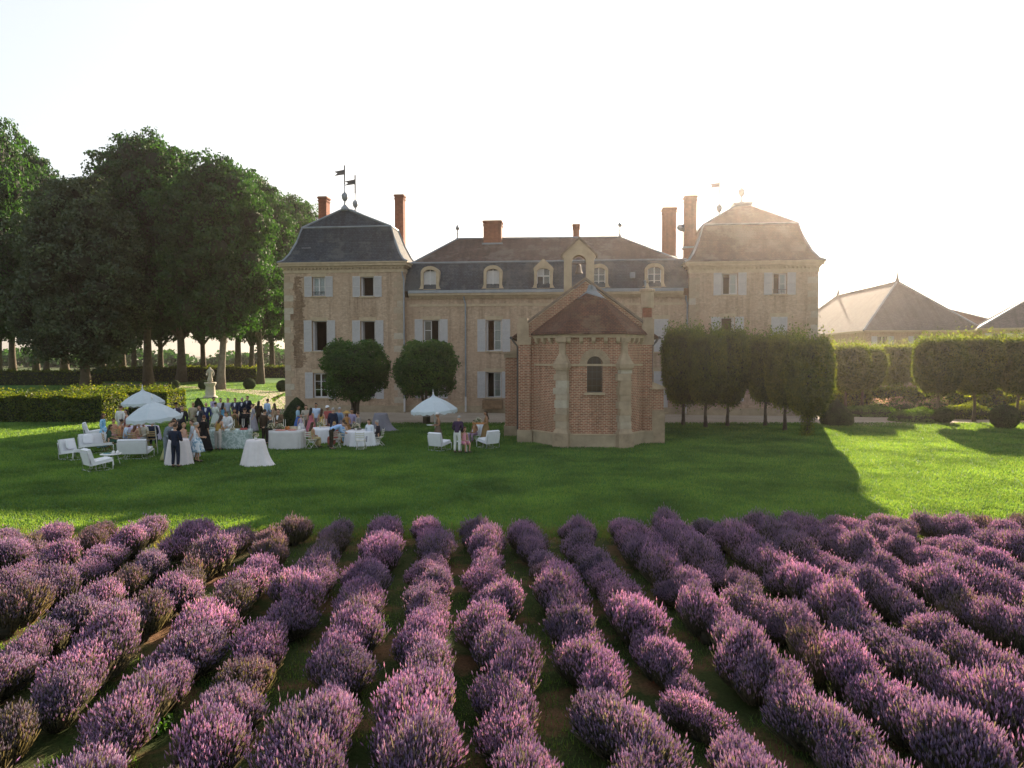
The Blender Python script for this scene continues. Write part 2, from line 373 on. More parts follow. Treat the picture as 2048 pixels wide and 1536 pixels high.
# ================================================================== MANOR HOUSE
AX = 6.0
house = thing('manor_house', 'long pale brick manor house with two mansard towers and white shutters', 'house', (3.12,56,0), -R(AX))
def wall_panel(b, u0, u1, z0, z1, v, holes, depth=.24, M4=None):
    """front face at v looking to -v, with reveals round each opening"""
    us = sorted({u0,u1,*[h[0] for h in holes],*[h[1] for h in holes]}); zs = sorted({z0,z1,*[h[2] for h in holes],*[h[3] for h in holes]})
    for i in range(len(us)-1):
        for j in range(len(zs)-1):
            cu, cz = (us[i]+us[i+1])/2, (zs[j]+zs[j+1])/2
            if any(h[0]<cu<h[1] and h[2]<cz<h[3] for h in holes): continue
            b.quad((us[i],v,zs[j]),(us[i+1],v,zs[j]),(us[i+1],v,zs[j+1]),(us[i],v,zs[j+1]))
    for a,c,e,f in [h[:4] for h in holes]:
        w = v+depth
        b.quad((a,v,e),(a,v,f),(a,w,f),(a,w,e)); b.quad((c,v,f),(c,v,e),(c,w,e),(c,w,f))
        b.quad((a,v,f),(c,v,f),(c,w,f),(a,w,f)); b.quad((c,v,e),(a,v,e),(a,w,e),(c,w,e))
def shutter_mesh(w, h, rails):
    b = MB(); t = .045; s = .055
    b.box(0,s,-t,0,0,h); b.box(w-s,w,-t,0,0,h); b.box(s,w-s,-t,0,0,.08); b.box(s,w-s,-t,0,h-.08,h)
    for k in range(1,rails): b.box(s,w-s,-t,0,h*k/rails-.035,h*k/rails+.035)
    n = int(h/.07)
    for k in range(n):
        z = .09+(h-.18)*k/n
        b.add([(s,-t*.9,z),(w-s,-t*.9,z),(w-s,-.008,z+.062),(s,-.008,z+.062)],[(0,1,2,3)])
    b.box(s,w-s,-.007,-.002,.05,h-.05)
    return b.mesh('shutter', M['shutterpaint'])
SH = {'s': (shutter_mesh(.62,1.72,2),.62,1.72), 'm': (shutter_mesh(.66,2.62,3),.66,2.62), 'g': (shutter_mesh(.66,2.1,2),.66,2.1)}
def window(root, a, c, e, f, v, sz=None, state='shut', shut='open', lintel=True, sill=True, rail=False):
    """opening a..c, e..f in the wall face v"""
    b = MB(); y0, y1 = v+.17, v+.22; t = .06
    b.box(a,a+t,y0,y1,e,f); b.box(c-t,c,y0,y1,e,f); b.box(a+t,c-t,y0,y1,f-t,f); b.box(a+t,c-t,y0,y1,e,e+t)
    m = (a+c)/2; panes = []
    nb = 2 if f-e < 1.9 else 3
    def leaf(p, q):
        b.box(p,p+.05,y0+.005,y1-.005,e+t,f-t); b.box(q-.05,q,y0+.005,y1-.005,e+t,f-t)
        b.box(p+.05,q-.05,y0+.005,y1-.005,e+t,e+t+.07); b.box(p+.05,q-.05,y0+.005,y1-.005,f-t-.05,f-t)
        for k in range(1,nb):
            z = e+(f-e)*k/nb; b.box(p+.05,q-.05,y0+.008,y1-.008,z-.02,z+.02)
        for k in range(nb):
            panes.append((p+.05,q-.05,max(e+t+.07,e+(f-e)*k/nb+.02),min(f-t-.05,e+(f-e)*(k+1)/nb-.02)))
    if state in ('shut','curtain'): leaf(a+t,m); leaf(m,c-t)
    elif state == 'left': leaf(m,c-t)       # left casement swung in
    elif state == 'right': leaf(a+t,m)
    if state in ('left','open','right'):
        for side, on in ((a+t, state in ('left','open')), (c-t-.05, state in ('right','open'))):
            if on: b.box(side,side+.05,y1,y1+(m-a)*.9,e+t,f-t)   # the casement edge-on inside
    w = b.build('window', M['whitepaint'], root)
    for p,q,r,s in panes:
        g = MB(); g.box(p,q,v+.192,v+.198,r,s); g.build('pane', M['glass'], w)
    if state == 'curtain' or state == 'left':
        g = MB(); n = 14; x0, x1 = (a+t, c-t) if state == 'curtain' else (m, c-t)
        pts = [(x0+(x1-x0)*i/n, v+.32+.03*((-1)**i)) for i in range(n+1)]
        for (p,y),(q,z) in zip(pts,pts[1:]): g.quad((p,y,e+t),(q,z,e+t),(q,z,f-t),(p,y,f-t))
        g.build('curtain', M['curtain'], w)
    if shut and sz:
        me, sw, shh = SH[sz]; k = (f-e+.1)/shh
        if shut == 'open':
            for x in (a-.04-sw, c+.04): link('shutter', me, w, (x, v-.012, e-.05), None, (1,1,k))
        elif shut == 'closed':
            kk = ((c-a)/2)/sw
            link('shutter', me, w, (a, v+.05, e), None, (kk*.99,1,(f-e)/shh)); link('shutter', me, w, (m+.005, v+.05, e), None, (kk*.98,1,(f-e)/shh))
    if lintel:
        g = MB(); g.box(a-.12,c+.12,v-.025,v+.1,f,f+.3); g.build('lintel', M['trimstone'], w)
    if sill:
        g = MB(); g.box(a-.1,c+.1,v-.1,v+.16,e-.11,e); g.build('sill', M['trimstone'], w)
    if rail:
        g = MB(); g.box(a,c,v-.05,v-.02,e+.32,e+.36)
        for k in range(9):
            x = a+.03+(c-a-.06)*k/8; g.box(x-.01,x+.01,v-.045,v-.025,e,e+.32)
        g.build('window_rail', M['darkmetal'], w)
    return w
def shell(b, u0, u1, v0, v1, z0, z1, back_holes=()):
    """sides and back of a block (the front is made by wall_panel)"""
    b.quad((u0,v1,z0),(u0,v0,z0),(u0,v0,z1),(u0,v1,z1)); b.quad((u1,v0,z0),(u1,v1,z0),(u1,v1,z1),(u1,v0,z1))
    us = sorted({u0,u1,*[h[0] for h in back_holes],*[h[1] for h in back_holes]}); zs = sorted({z0,z1,*[h[2] for h in back_holes],*[h[3] for h in back_holes]})
    for i in range(len(us)-1):
        for j in range(len(zs)-1):
            cu, cz = (us[i]+us[i+1])/2, (zs[j]+zs[j+1])/2
            if any(h[0]<cu<h[1] and h[2]<cz<h[3] for h in back_holes): continue
            b.quad((us[i+1],v1,zs[j]),(us[i],v1,zs[j]),(us[i],v1,zs[j+1]),(us[i+1],v1,zs[j+1]))
def floors(u0,u1,v0,v1,zs):
    b = MB()
    for z in zs: b.box(u0+.05,u1-.05,v0+.35,v1-.05,z-.1,z)
    b.box(u0+.05,u1-.05,v0+3.6,v0+3.7,zs[0]+.01,zs[-1]-.11)
    return b.build('room_interior', M['interior'], house)

# windows: (a, c, e, f, size, state, shutters, rail)
LT = [(-19.55,-18.48,9.5,11.05,'s','curtain','open',True),(-15.48,-14.38,9.45,11.03,'s','open','open',False),
      (-19.6,-18.35,5.0,7.47,'m','open','open',False),(-15.5,-14.3,5.0,7.45,'m','open','open',False),
      (-19.55,-18.35,1.15,3.2,'g','shut','open',False),(-15.5,-14.3,1.15,3.2,'g','shut','open',False)]
RT = [(13.2,14.35,9.33,10.95,'s','left','open',False),(16.97,18.0,9.33,10.92,'s','left','open',True),
      (13.1,14.15,5.1,7.57,'m','open','open',False),(16.9,18.1,5.1,7.6,'m','shut','closed',False),
      (13.1,14.2,1.15,3.2,'g','shut','open',False),(16.95,18.05,1.15,3.2,'g','shut','open',False)]
MN = [(-10.4,-9.08,5.0,7.53,'m','right','open',False),(-5.24,-3.98,5.0,7.5,'m','left','open',False),
      (-10.4,-9.1,1.2,3.3,'g','shut','open',False),(-5.25,-4.0,1.25,3.3,'g','left','open',False),
      (8.1,9.2,4.95,7.5,'m','shut','closed',False),(8.1,9.2,.2,3.4,'g','shut','closed',False),
      (3.1,4.3,5.0,7.5,'m','shut','closed',False)]
TV = -.4
for nm, (u0,u1,zt,W,VD) in {'l':(-21.95,-11.95,12.0,LT,4.2),'r':(10.71,20.32,11.62,RT,8.6)}.items():
    b = MB(); wall_panel(b,u0,u1,0,zt,TV,[w[:4] for w in W]); shell(b,u0,u1,TV,VD,0,zt)
    b.build('wall', M['wall'], house, True)
    floors(u0,u1,TV,VD,[.6,4.2,8.6,11.5])
    for w in W: window(house, *w[:4], TV, w[4], w[5], w[6], True, True, w[7])
    # cornice: fascia band, modillions, gutter ledge
    b = MB()
    for (o,za,zb) in ((.05,zt-.62,zt-.35),(.16,zt-.22,zt-.08),(.34,zt-.08,zt+.12),(.42,zt+.12,zt+.22)):
        b.prism([(u0-o,TV-o),(u1+o,TV-o),(u1+o,VD+o),(u0-o,VD+o)], za, zb)
    b.prism([(u0-.02,TV-.02),(u1+.02,TV-.02),(u1+.02,VD+.02),(u0-.02,VD+.02)], zt-.35, zt-.22)
    b.build('cornice', M['trimstone'], house, True)
    b = MB(); k = int((u1-u0)/.3)
    for i in range(k+1):
        x = u0+(u1-u0)*i/k; b.box(x-.07,x+.07,TV-.17,TV-.021,zt-.34,zt-.221)
    kind(b.build('dentil_row', M['trimstone'], house), 'stuff')
    # corner stones
    for s, x in ((1,u0),(-1,u1)):
        for k in range(int((zt-.9)/.52)):
            L = .78 if k % 2 else .5
            z = .25+k*.52
            key = ('quoin', s, k%2)
            if key not in SH:
                q = MB(); q.box(-.02 if s>0 else -L, L if s>0 else .02, -.022, .6 if k%2 else .9, 0, .5); SH[key] = q.mesh('quoin', M['quoin'])
            link('quoin', SH[key], house, (x, TV, z))
    b = MB(); b.prism([(u0-.08,TV-.08),(u1+.08,TV-.08),(u1+.08,VD+.08),(u0-.08,VD+.08)], 0, .55); b.build('plinth', M['stone'], house, True)
    # mansard roof
    cx = (u0+u1)/2; cv = (TV+VD)/2; hu = (u1-u0)/2+.42; hv = (VD-TV)/2+.42
    ax = cx-(.45 if nm=='l' else 0)
    prof = [(zt+.22,0,0),(zt+.42,.38,.02),(zt+1.0,.78,.05),(zt+2.0,1.22,.1),(zt+3.3,1.62,.2)]
    rings = [[(cx+p*(hu-o)-(k*.5 if nm=='l' else 0), cv+q*(hv-o), z) for p,q in ((-1,-1),(1,-1),(1,1),(-1,1))] for z,o,k in prof]
    b = MB(); b.loft(rings, True, False); r4 = rings[-1]
    if nm == 'l':
        p, q = (ax,cv-.4,zt+5.0),(ax+.3,cv+.4,zt+5.0)
        b.add(r4+[p,q],[(0,1,4),(1,2,5,4),(2,3,5),(3,0,4,5)])
        caps = [[r4[0],p],[r4[1],p],[r4[2],q],[r4[3],q],[p,q]]
    else:
        t = [(ax+s*.65,cv+k*.65,zt+5.25) for s,k in ((-1,-1),(1,-1),(1,1),(-1,1))]
        b.loft([r4,t], False, True); caps = [[r4[i],t[i]] for i in range(4)]
    b.build('roof', M['slate'] if nm=='l' else M['browntile'], house, True)
    b = MB()
    for i in range(4):
        b.tube([r[i] for r in rings], .09, 6); b.tube([r4[i],r4[(i+1)%4]], .085, 6)
    for c in caps: b.tube(c, .09, 6)
    if nm == 'r':
        b.lathe([(.95,zt+5.1),(.98,zt+5.3),(1.1,zt+5.42),(1.1,zt+5.55),(.8,zt+5.58)], 4, (ax,cv,0), ph=pi/4)
    b.build('ridge_cap', M['zinc'], house)
    def finial(u,v,z,h,vane):
        b = MB(); b.smooth = True; k = h/2.1
        b.lathe([(.34,-.3),(.3,0),(.16,.12),(.07,.3),(.06,.5),(.14,.55),(.24,.72),(.27,.95),(.2,1.1),(.1,1.16),(.05,1.3),(.045,2.1)], 10, (u,v,z), k, k)
        b.v = [(p[0],p[1],z+(p[2]-z)*k) for p in b.v]
        f = b.build('roof_finial', M['zinc'], house)
        if vane:
            g = MB(); z1 = z+h; g.tube([(u,v,z1-.25*k),(u,v,z1+1.25)], .055, 6)
            g.add([(u,v-.015,z1+.55),(u-.9,v-.015,z1+.45),(u-.62,v-.015,z1+.65),(u-.9,v-.015,z1+.8),(u,v-.015,z1+.95),
                   (u,v+.015,z1+.55),(u-.9,v+.015,z1+.45),(u-.62,v+.015,z1+.65),(u-.9,v+.015,z1+.8),(u,v+.015,z1+.95)],
                  [(0,1,2,4),(2,3,4),(9,7,6,5),(9,8,7),(0,5,6,1),(1,6,7,2),(2,7,8,3),(3,8,9,4)])
            g.ell((u,v,z1+1.25),(.06,.06,.08),6,5)
            g.build('weather_vane', M['darkmetal'], f)
    if nm == 'l': finial(ax,cv-.4,zt+5.05,2.2,True); finial(ax+.6,cv+.5,zt+4.75,1.9,True)
    else: finial(ax,cv,zt+5.6,2.2,False); finial(ax-1.5,cv+1.6,zt+4.7,2.1,True)
b = MB(); shell(b,-21.4,-12.0,4.25,10.2,0,10.6); b.quad((-21.4,4.25,10.6),(-12,4.25,10.6),(-12,10.2,10.6),(-21.4,10.2,10.6)); b.build('rear_wing_wall', M['wall'], house, True)
# main range
zt = 9.35; u0, u1 = -11.95, 10.71
b = MB(); wall_panel(b,u0,u1,0,zt,0,[w[:4] for w in MN])
b.quad((u1,11,0),(u0,11,0),(u0,11,4.7),(u1,11,4.7)); b.quad((u1,11,8.1),(u0,11,8.1),(u0,11,zt),(u1,11,zt))
b.quad((-5.1,11,4.7),(u0,11,4.7),(u0,11,8.1),(-5.1,11,8.1)); b.quad((u1,11,4.7),(-4.0,11,4.7),(-4.0,11,8.1),(u1,11,8.1))
b.build('wall', M['wall'], house, True)
b = MB()
for z in (.6,4.3,9.3): b.box(u0+.05,u1-.05,.4,10.9,z-.1,z)
for z0,z1 in ((.61,4.19),(4.31,9.19)):
    b.box(u0+.05,-6.2,3.6,3.7,z0,z1); b.box(-3.2,u1-.05,3.6,3.7,z0,z1)
b.box(-6.2,-3.2,3.6,3.7,.61,4.19)
b.build('room_interior', M['interior'], house)
for w in MN: window(house, *w[:4], 0, w[4], w[5], w[6], True, True, w[7])
b = MB()
for (o,za,zb) in ((.04,zt-.75,zt-.55),(.05,zt-.12,zt),(.2,zt,zt+.12),(.42,zt+.12,zt+.3)): b.box(u0+.42,u1-.42,-o,.3,za,zb)
b.build('cornice', M['trimstone'], house, True)
b = MB()
for i in range(76):
    x = u0+.55+(u1-u0-1.1)*i/75; b.box(x-.07,x+.07,-.19,-.052,zt-.13,zt-.002)
kind(b.build('dentil_row', M['trimstone'], house), 'stuff')
b = MB(); b.box(u0+.43,u1-.43,-.5,-.25,zt+.301,zt+.5); b.box(u0+.43,u1-.43,-.25,.3,zt+.301,zt+.55); b.build('gutter', M['zinc'], house)
b = MB(); b.box(u0+.02,u1-.02,-.06,.2,0,.55); b.build('plinth', M['stone'], house, True)
b = MB(); b.quad((u0,-.25,zt+.5),(u1,-.25,zt+.5),(u1,1.3,12.3),(u0,1.3,12.3)); b.quad((u1,11.2,zt),(u0,11.2,zt),(u0,9.7,12.3),(u1,9.7,12.3))
b.build('roof', M['slate'], house, True)
q = [(u0+.3,1.3,12.3),(u1-.6,1.3,12.3),(u1-.6,9.7,12.3),(u0+.3,9.7,12.3)]; p1, p2 = (-8.55,5.5,14.95),(5.65,5.5,14.85)
b = MB(); b.add(q+[p1,p2],[(0,1,5,4),(1,2,5),(2,3,4,5),(3,0,4)]); b.build('roof', M['browntile'], house, True)
b = MB(); b.tube([q[0],p1],.09,6); b.tube([p1,p2],.1,6); b.tube([p2,q[1]],.09,6); b.tube([(u0,1.29,12.3),(u1,1.29,12.3)],.09,6); b.build('ridge_cap', M['zinc'], house)
for u in (p1[0],p2[0]):
    b = MB(); b.smooth = True; b.lathe([(.18,-.1),(.12,.1),(.06,.25),(.05,.5),(.09,.55),(.05,.62),(.05,.8),(.16,.88),(.19,1.0),(.14,1.12),(.02,1.3)],8,(u,5.5,14.9)); b.build('roof_finial', M['zinc'], house)
# chimneys
def chimney(u0,u1,v0,v1,z0,z1,base=None):
    b = MB(); b.box(u0,u1,v0,v1,z0,z1-.42)
    b.box(u0-.05,u1+.05,v0-.05,v1+.05,z1-.42,z1-.3); b.box(u0,u1,v0,v1,z1-.3,z1-.16); b.box(u0-.08,u1+.08,v0-.08,v1+.08,z1-.16,z1-.04)
    c = b.build('chimney', M['chimbrick'], house, True)
    b = MB(); b.box(u0-.04,u1+.04,v0-.04,v1+.04,z1-.04,z1+.03); b.build('chimney_cap', M['stone'], c)
    if base: b = MB(); b.box(u0-.12,u1+.12,v0-.12,v1+.12,base,base+.14); b.build('flashing', M['zinc'], c)
chimney(-21.2,-20.45,5.3,6.2,10.5,18.9)
chimney(-14.75,-13.95,7.4,8.2,10.5,19.4)
chimney(-6.1,-4.55,4.5,5.6,13,16.3,14.25)
chimney(1.6,2.15,6.6,7.2,13,16.25)
chimney(9.2,10.3,4.5,5.6,12.2,17.1,12.9)
chimney(10.75,11.7,2.7,3.6,12,17.65,13.4)
b = MB(); b.smooth = True; b.lathe([(.02,0),(.3,.05),(.52,.16),(.55,.2)],14); me = b.mesh('satellite_dish', M['zinc'])
o = link('satellite_dish', me, house, (10.45,2.9,15.0)); o.rotation_euler = (R(80),0,R(30)); o.scale = (1,.6,1)
# dormers
def dormer(u, form, state):
    w, z0, z1 = .52, 10.0, 11.55; v = -.12
    b = MB(); out = [(-.82,9.86),(-.82,10.15),(-.74,10.3),(-.74,11.35)]
    n = 10
    if form == 'arch': arc = [(.74*cos(pi-pi*k/n), 11.35+.52*sin(pi*k/n)) for k in range(n+1)]
    else: arc = [(-.78,11.5),(-.78,11.62),(0,12.35),(.78,11.62),(.78,11.5)]
    poly = out + arc[(1 if form=='arch' else 0):] + [(-x,z) for x,z in reversed(out)]
    if form == 'arch': poly = out + arc[1:-1] + [(-x,z) for x,z in reversed(out)]
    hole = [(-w,z0)] + [(-w,z1-.25)] + [(w*cos(pi-pi*k/8), z1-.25+.28*sin(pi*k/8)) for k in range(1,8)] + [(w,z1-.25),(w,z0)]
    # ring front face: fan between outer outline and the opening
    def face(y, flip):
        rows = []
        full = poly
        for s in (0,):
            pass
        return rows
    m = 40
    def resample(pl, m):
        L = [0]
        for a,c in zip(pl,pl[1:]): L.append(L[-1]+math.hypot(c[0]-a[0],c[1]-a[1]))
        res = []
        for k in range(m):
            t = L[-1]*k/(m-1); i = max(j for j in range(len(L)) if L[j] <= t+1e-9); i = min(i,len(pl)-2)
            f = (t-L[i])/max(1e-9,L[i+1]-L[i]); res.append((pl[i][0]+(pl[i+1][0]-pl[i][0])*f, pl[i][1]+(pl[i+1][1]-pl[i][1])*f))
        return res
    A = resample(poly, m); B = resample(hole, m)
    ra = [(u+x,v,z) for x,z in A]; rb = [(u+x,v,z) for x,z in B]; rc = [(u+x,v+.22,z) for x,z in B]
    ro = [(u+x,2.0,z) for x,z in A]
    b.loft([ro,ra,rb,rc], False, False, False)
    b.box(u-w,u+w,v-.06,v+.3,z0-.14,z0); b.box(u-.9,u-.521,v-.03,v+.3,z0-.14,z0+.06); b.box(u+.521,u+.9,v-.03,v+.3,z0-.14,z0+.06)
    d = b.build('dormer', M['trimstone'], house, True)
    b = MB(); y = v+.2; top = z1
    b.box(u-w,u-w+.06,y,y+.05,z0,top-.2); b.box(u+w-.06,u+w,y,y+.05,z0,top-.2); b.box(u-.04,u+.04,y-.01,y+.04,z0,top)
    b.box(u-w+.06,u-.04,y,y+.05,z0,z0+.1); b.box(u+.04,u+w-.06,y,y+.05,z0,z0+.1)
    if state == 'shut':
        for k in (1,2): b.box(u-w+.06,u-.04,y+.01,y+.04,z0+.5*k,z0+.5*k+.04); b.box(u+.04,u+w-.06,y+.01,y+.04,z0+.5*k,z0+.5*k+.04)
    if state == 'fan':
        b.box(u-w+.06,u+w-.06,y-.005,y+.06,z0+.93,z0+1.02)
    b.build('window_frame', M['whitepaint'], d)
    if state == 'blind':
        for s in (-1,1):
            g = MB(); g.box(u+s*.04,u+s*(w-.06),y+.02,y+.035,z0+.1,top-.08); g.build('shutter', M['shutterpaint'], d)
    else:
        for s in (-1,1):
            if state == 'fan' and s < 0:
                g = MB(); g.box(u-w+.06,u-.04,y+.03,y+.05,z0+1.02,top); g.build('shutter', M['shutterpaint'], d); continue
            g = MB(); g.box(u+s*.04,u+s*(w-.06),y+.022,y+.027,z0+.1,top-.08); g.build('pane', M['glass'], d)
    g = MB(); g.box(u-w,u+w,1.2,1.25,z0,12.0); g.build('room_interior', M['interior'], d)
for u, f, s in ((-9.82,'arch','blind'),(-4.68,'arch','blind'),(-.62,'gable','fan'),(3.75,'arch','shut'),(8.08,'arch','shut')): dormer(u,f,s)
# small roof lights and hatch
b = MB(); b.box(6.2,6.6,-.05,.5,10.75,11.2); b.build('skylight', M['zinc'], house)
b = MB(); b.box(-20.55,-19.95,.25,1.2,12.35,13.55); b.add([(-20.65,.1,13.5),(-19.85,.1,13.5),(-19.85,1.3,14.1),(-20.65,1.3,14.1)],[(0,1,2,3)]); h = b.build('roof_hatch', M['zinc'], house)
b = MB(); b.box(-20.4,-20.1,.2,.25,12.4,13.4); b.build('hatch_shutter', M['chimbrick'], h, True)
b = MB(); b.lathe([(.1,0),(.1,.5),(.15,.55),(.15,.62),(.08,.64)],8,(7.4,-.1,9.9)); b.build('vent_pipe', M['zinc'], house)
# drainpipes
for u, v, za in ((-11.86,-.5,11.4),(-6.9,-.09,9.4),(10.62,-.1,9.3)):
    b = MB(); b.tube([(u,v,.5),(u,v,za-.6),(u-.1,v,za-.3),(u-.12,v-.12,za)],.065,7)
    p = b.build('drainpipe', M['zinc'], house)
    b = MB(); b.tube([(u,v,.08),(u,v,1.3)],.078,7); b.build('pipe_foot', M['whitepaint'], p)
b = MB(); b.box(-5.5,-3.9,-.45,-.061,.35,1.05); b.build('cellar_hatch', M['wood'], house)
# rough brick showing where render fell off the left tower
b = MB(); rr = random.Random(3)
for k in range(92):
    z = 3.6+k*.082; c = -20.82+.12*sin(k*.21); hw = (.42+.12*sin(k*.13+1))*(1-.55*abs(k/46-1)**3)
    x = c-hw+rr.uniform(-.12,.12); xe = c+hw+rr.uniform(-.14,.14)
    while x < xe:
        w = rr.uniform(.16,.24); b.box(x,x+w-.014,TV-.004-rr.uniform(0,.02),TV+.02,z,z+.068); x += w
kind(b.build('bare_brickwork', M['oldbrick'], house, True),'stuff')
# ================================================================== CHAPEL
chap = thing('chapel', 'small red brick chapel with a round-ended apse and stone belfry on the lawn', 'chapel', (4.08,35.16,0), -R(3.4))
TH = R(52); S1 = 1.53; SL = 2.35
pts = [(-S1-SL*cos(TH), SL*sin(TH)), (-S1,0), (S1,0), (S1+1.15, SL*sin(TH))]
VB = pts[0][1]
def facet(b, i, z0, z1, holes=(), off=0., ext=0.):
    """front wall of facet i; returns its matrix: local x along the facet, y inwards"""
    p, q = Vector((*pts[i],0)), Vector((*pts[i+1],0)); d = (q-p).normalized(); n = Vector((d.y,-d.x,0))
    Mx = Matrix(((d.x,-n.x,0,p.x+n.x*off),(d.y,-n.y,0,p.y+n.y*off),(0,0,1,0),(0,0,0,1)))
    return Mx, (q-p).length
def arched_panel(b, L, z0, z1, a, c, e, spring):
    """brick face 0..L with a round-headed opening"""
    r = (c-a)/2; m = (a+c)/2; n = 12
    b.quad((0,0,z0),(a,0,z0),(a,0,z1),(0,0,z1)); b.quad((c,0,z0),(L,0,z0),(L,0,z1),(c,0,z1)); b.quad((a,0,z0),(c,0,z0),(c,0,e),(a,0,e))
    arc = [(m-r*cos(pi*k/n), spring+r*sin(pi*k/n)) for k in range(n+1)]
    for (x0,h0),(x1,h1) in zip(arc,arc[1:]):
        b.quad((x0,0,h0),(x1,0,h1),(x1,0,z1),(x0,0,z1)); b.quad((x1,0,h1),(x0,0,h0),(x0,.28,h0),(x1,.28,h1))
    b.quad((a,0,e),(a,.28,e),(a,.28,spring),(a,0,spring)); b.quad((c,.28,e),(c,0,e),(c,0,spring),(c,.28,spring)); b.quad((a,.28,e),(a,0,e),(c,0,e),(c,.28,e))
EZ = 5.55
b = MB()
for i in range(3):
    Mx, L = facet(b,i,0,EZ); b.M = Mx
    if i == 1: arched_panel(b, L, .6, EZ, L/2+.08-.39, L/2+.08+.39, 2.77, 4.2)
    else: b.quad((0,0,.6),(L,0,.6),(L,0,EZ),(0,0,EZ))
b.M = None
b.build('wall', M['redbrick'], chap, True)
# plinth, string course, cornice, following the facets
def ringpoly(o):
    k = o*tan(TH/2)
    return [(pts[0][0]-o*sin(TH), VB-o*cos(TH)), (pts[1][0]-k,-o), (pts[2][0]+k,-o), (pts[3][0]+o*sin(TH), VB-o*cos(TH))]
def band(name, o, z0, z1, m, inn=-.1):
    b = MB(); a = ringpoly(o); c = ringpoly(inn)
    for i in range(3):
        for (p,q,r,s) in ((a[i],a[i+1],c[i+1],c[i]),):
            b.add([(*p,z0),(*q,z0),(*r,z0),(*s,z0),(*p,z1),(*q,z1),(*r,z1),(*s,z1)],[(0,3,2,1),(4,5,6,7),(0,1,5,4),(1,2,6,5),(2,3,7,6),(3,0,4,7)])
    return b.build(name, m, chap, True)
band('plinth', .16, 0, .62, M['stone']); band('plinth_ledge', .2, .62, .68, M['trimstone'], .0)
band('string_course', .07, 4.1, 4.2, M['trimstone'])
band('cornice', .16, EZ-.02, EZ+.14, M['trimstone'])
for i in range(3):
    Mx, L = facet(None,i,0,0); n = 5 if i == 1 else 4
    for k in range(n):
        x = L*(k+.5)/n; b = MB(); b.M = Mx
        b.add([(x-.09,-.17,EZ-.2),(x+.09,-.17,EZ-.2),(x+.09,.0,EZ-.2),(x-.09,.0,EZ-.2),(x-.09,-.2,EZ-.03),(x+.09,-.2,EZ-.03),(x+.09,0,EZ-.03),(x-.09,0,EZ-.03),(x-.07,-.06,EZ-.32),(x+.07,-.06,EZ-.32),(x+.07,0,EZ-.32),(x-.07,0,EZ-.32)],
          [(4,5,6,7),(0,1,5,4),(1,2,6,5),(3,0,4,7),(8,9,1,0),(9,10,2,1),(11,8,0,3),(11,10,9,8)])
        b.build('corbel', M['trimstone'], chap)
# corner piers of dressed stone, block by block, with sloping weatherings and slim upper shafts
for i,(px,py) in enumerate(pts[1:3]):
    s = -1 if i == 0 else 1; Mx = Matrix.Translation((px,py,0)) @ Matrix.Rotation(s*TH/2*.9,4,'Z')
    rr = random.Random(11+i); z = 0.
    b = MB(); b.M = Mx; b.box(-.42,.42,-.3,.3,0,.72); b.add([(-.42,-.3,.72),(.42,-.3,.72),(.42,.1,.72),(-.42,.1,.72),(-.3,-.2,.95),(.3,-.2,.95),(.3,.1,.95),(-.3,.1,.95)],[(0,1,5,4),(1,2,6,5),(3,0,4,7),(4,5,6,7)])
    pr = b.build('corner_pier', M['warmstone'], chap, True)
    z = .95; k = 0
    while z < 3.85:
        h = rr.uniform(.3,.42); w = .3 + (.09 if k % 2 else 0) + rr.uniform(-.03,.05); h = min(h, 3.9-z)
        q = MB(); q.M = Mx; q.box(-w if k%2 else -.3, .3 if k%2 else w, -.2-rr.uniform(0,.025), .1, z+.006, z+h-.006); q.build('stone_block', M['quoin'], pr); z += h; k += 1
    b = MB(); b.M = Mx
    for (z0,z1,w,d) in ((3.9,4.0,.34,.26),(4.0,4.22,.40,.3)): b.box(-w,w,-d,.1,z0,z1)
    b.loft([[(-.4,-.29,4.22),(.4,-.29,4.22),(.4,.1,4.22),(-.4,.1,4.22)],[(-.34,-.24,4.32),(.34,-.24,4.32),(.34,.1,4.32),(-.34,.1,4.32)],[(-.16,-.13,4.72),(.16,-.13,4.72),(.16,.1,4.72),(-.16,.1,4.72)],[(-.14,-.11,5.3),(.14,-.11,5.3),(.14,.1,5.3),(-.14,.1,5.3)]])
    b.box(-.24,.24,-.19,.1,5.3,EZ-.03)
    b.build('pier_shaft', M['warmstone'], pr)
# apse window
Mx, L = facet(None,1,0,0); m = L/2+.08
w = None
b = MB(); b.M = Mx; n = 11
for k in range(n):
    a0, a1 = pi*k/n+.012, pi*(k+1)/n-.012
    ri, ro = .39, .76
    q = MB(); q.M = Mx
    f = [(m-ri*cos(a0),4.2+ri*sin(a0)),(m-ro*cos(a0),4.2+ro*sin(a0)),(m-ro*cos(a1),4.2+ro*sin(a1)),(m-ri*cos(a1),4.2+ri*sin(a1))]
    q.add([(x,-.05,z) for x,z in f]+[(x,.1,z) for x,z in f],[(0,1,2,3),(0,4,5,1),(1,5,6,2),(2,6,7,3),(3,7,4,0)])
    if w is None:
        b.box(m-.39,m-.36,.2,.26,2.77,4.2); b.box(m+.36,m+.39,.2,.26,2.77,4.2); b.box(m-.36,m+.36,.2,.26,2.77,2.81)
        for z in (3.1,3.45,3.8,4.15): b.box(m-.36,m+.36,.215,.235,z-.012,z+.012)
        for x in (-.12,.12): b.box(m+x-.01,m+x+.01,.212,.238,2.81,4.5)
        w = b.build('window', M['darkmetal'], chap)
    q.build('arch_stone', M['warmstone'], w)
b = MB(); b.M = Mx; pl = [(m-.39,.225,2.77),(m+.39,.225,2.77)]+[(m+.39*cos(pi*k/12),.225,4.2+.39*sin(pi*k/12)) for k in range(13)]
b.add(pl,[tuple(range(len(pl)))]); b.build('pane', M['glass'], w)
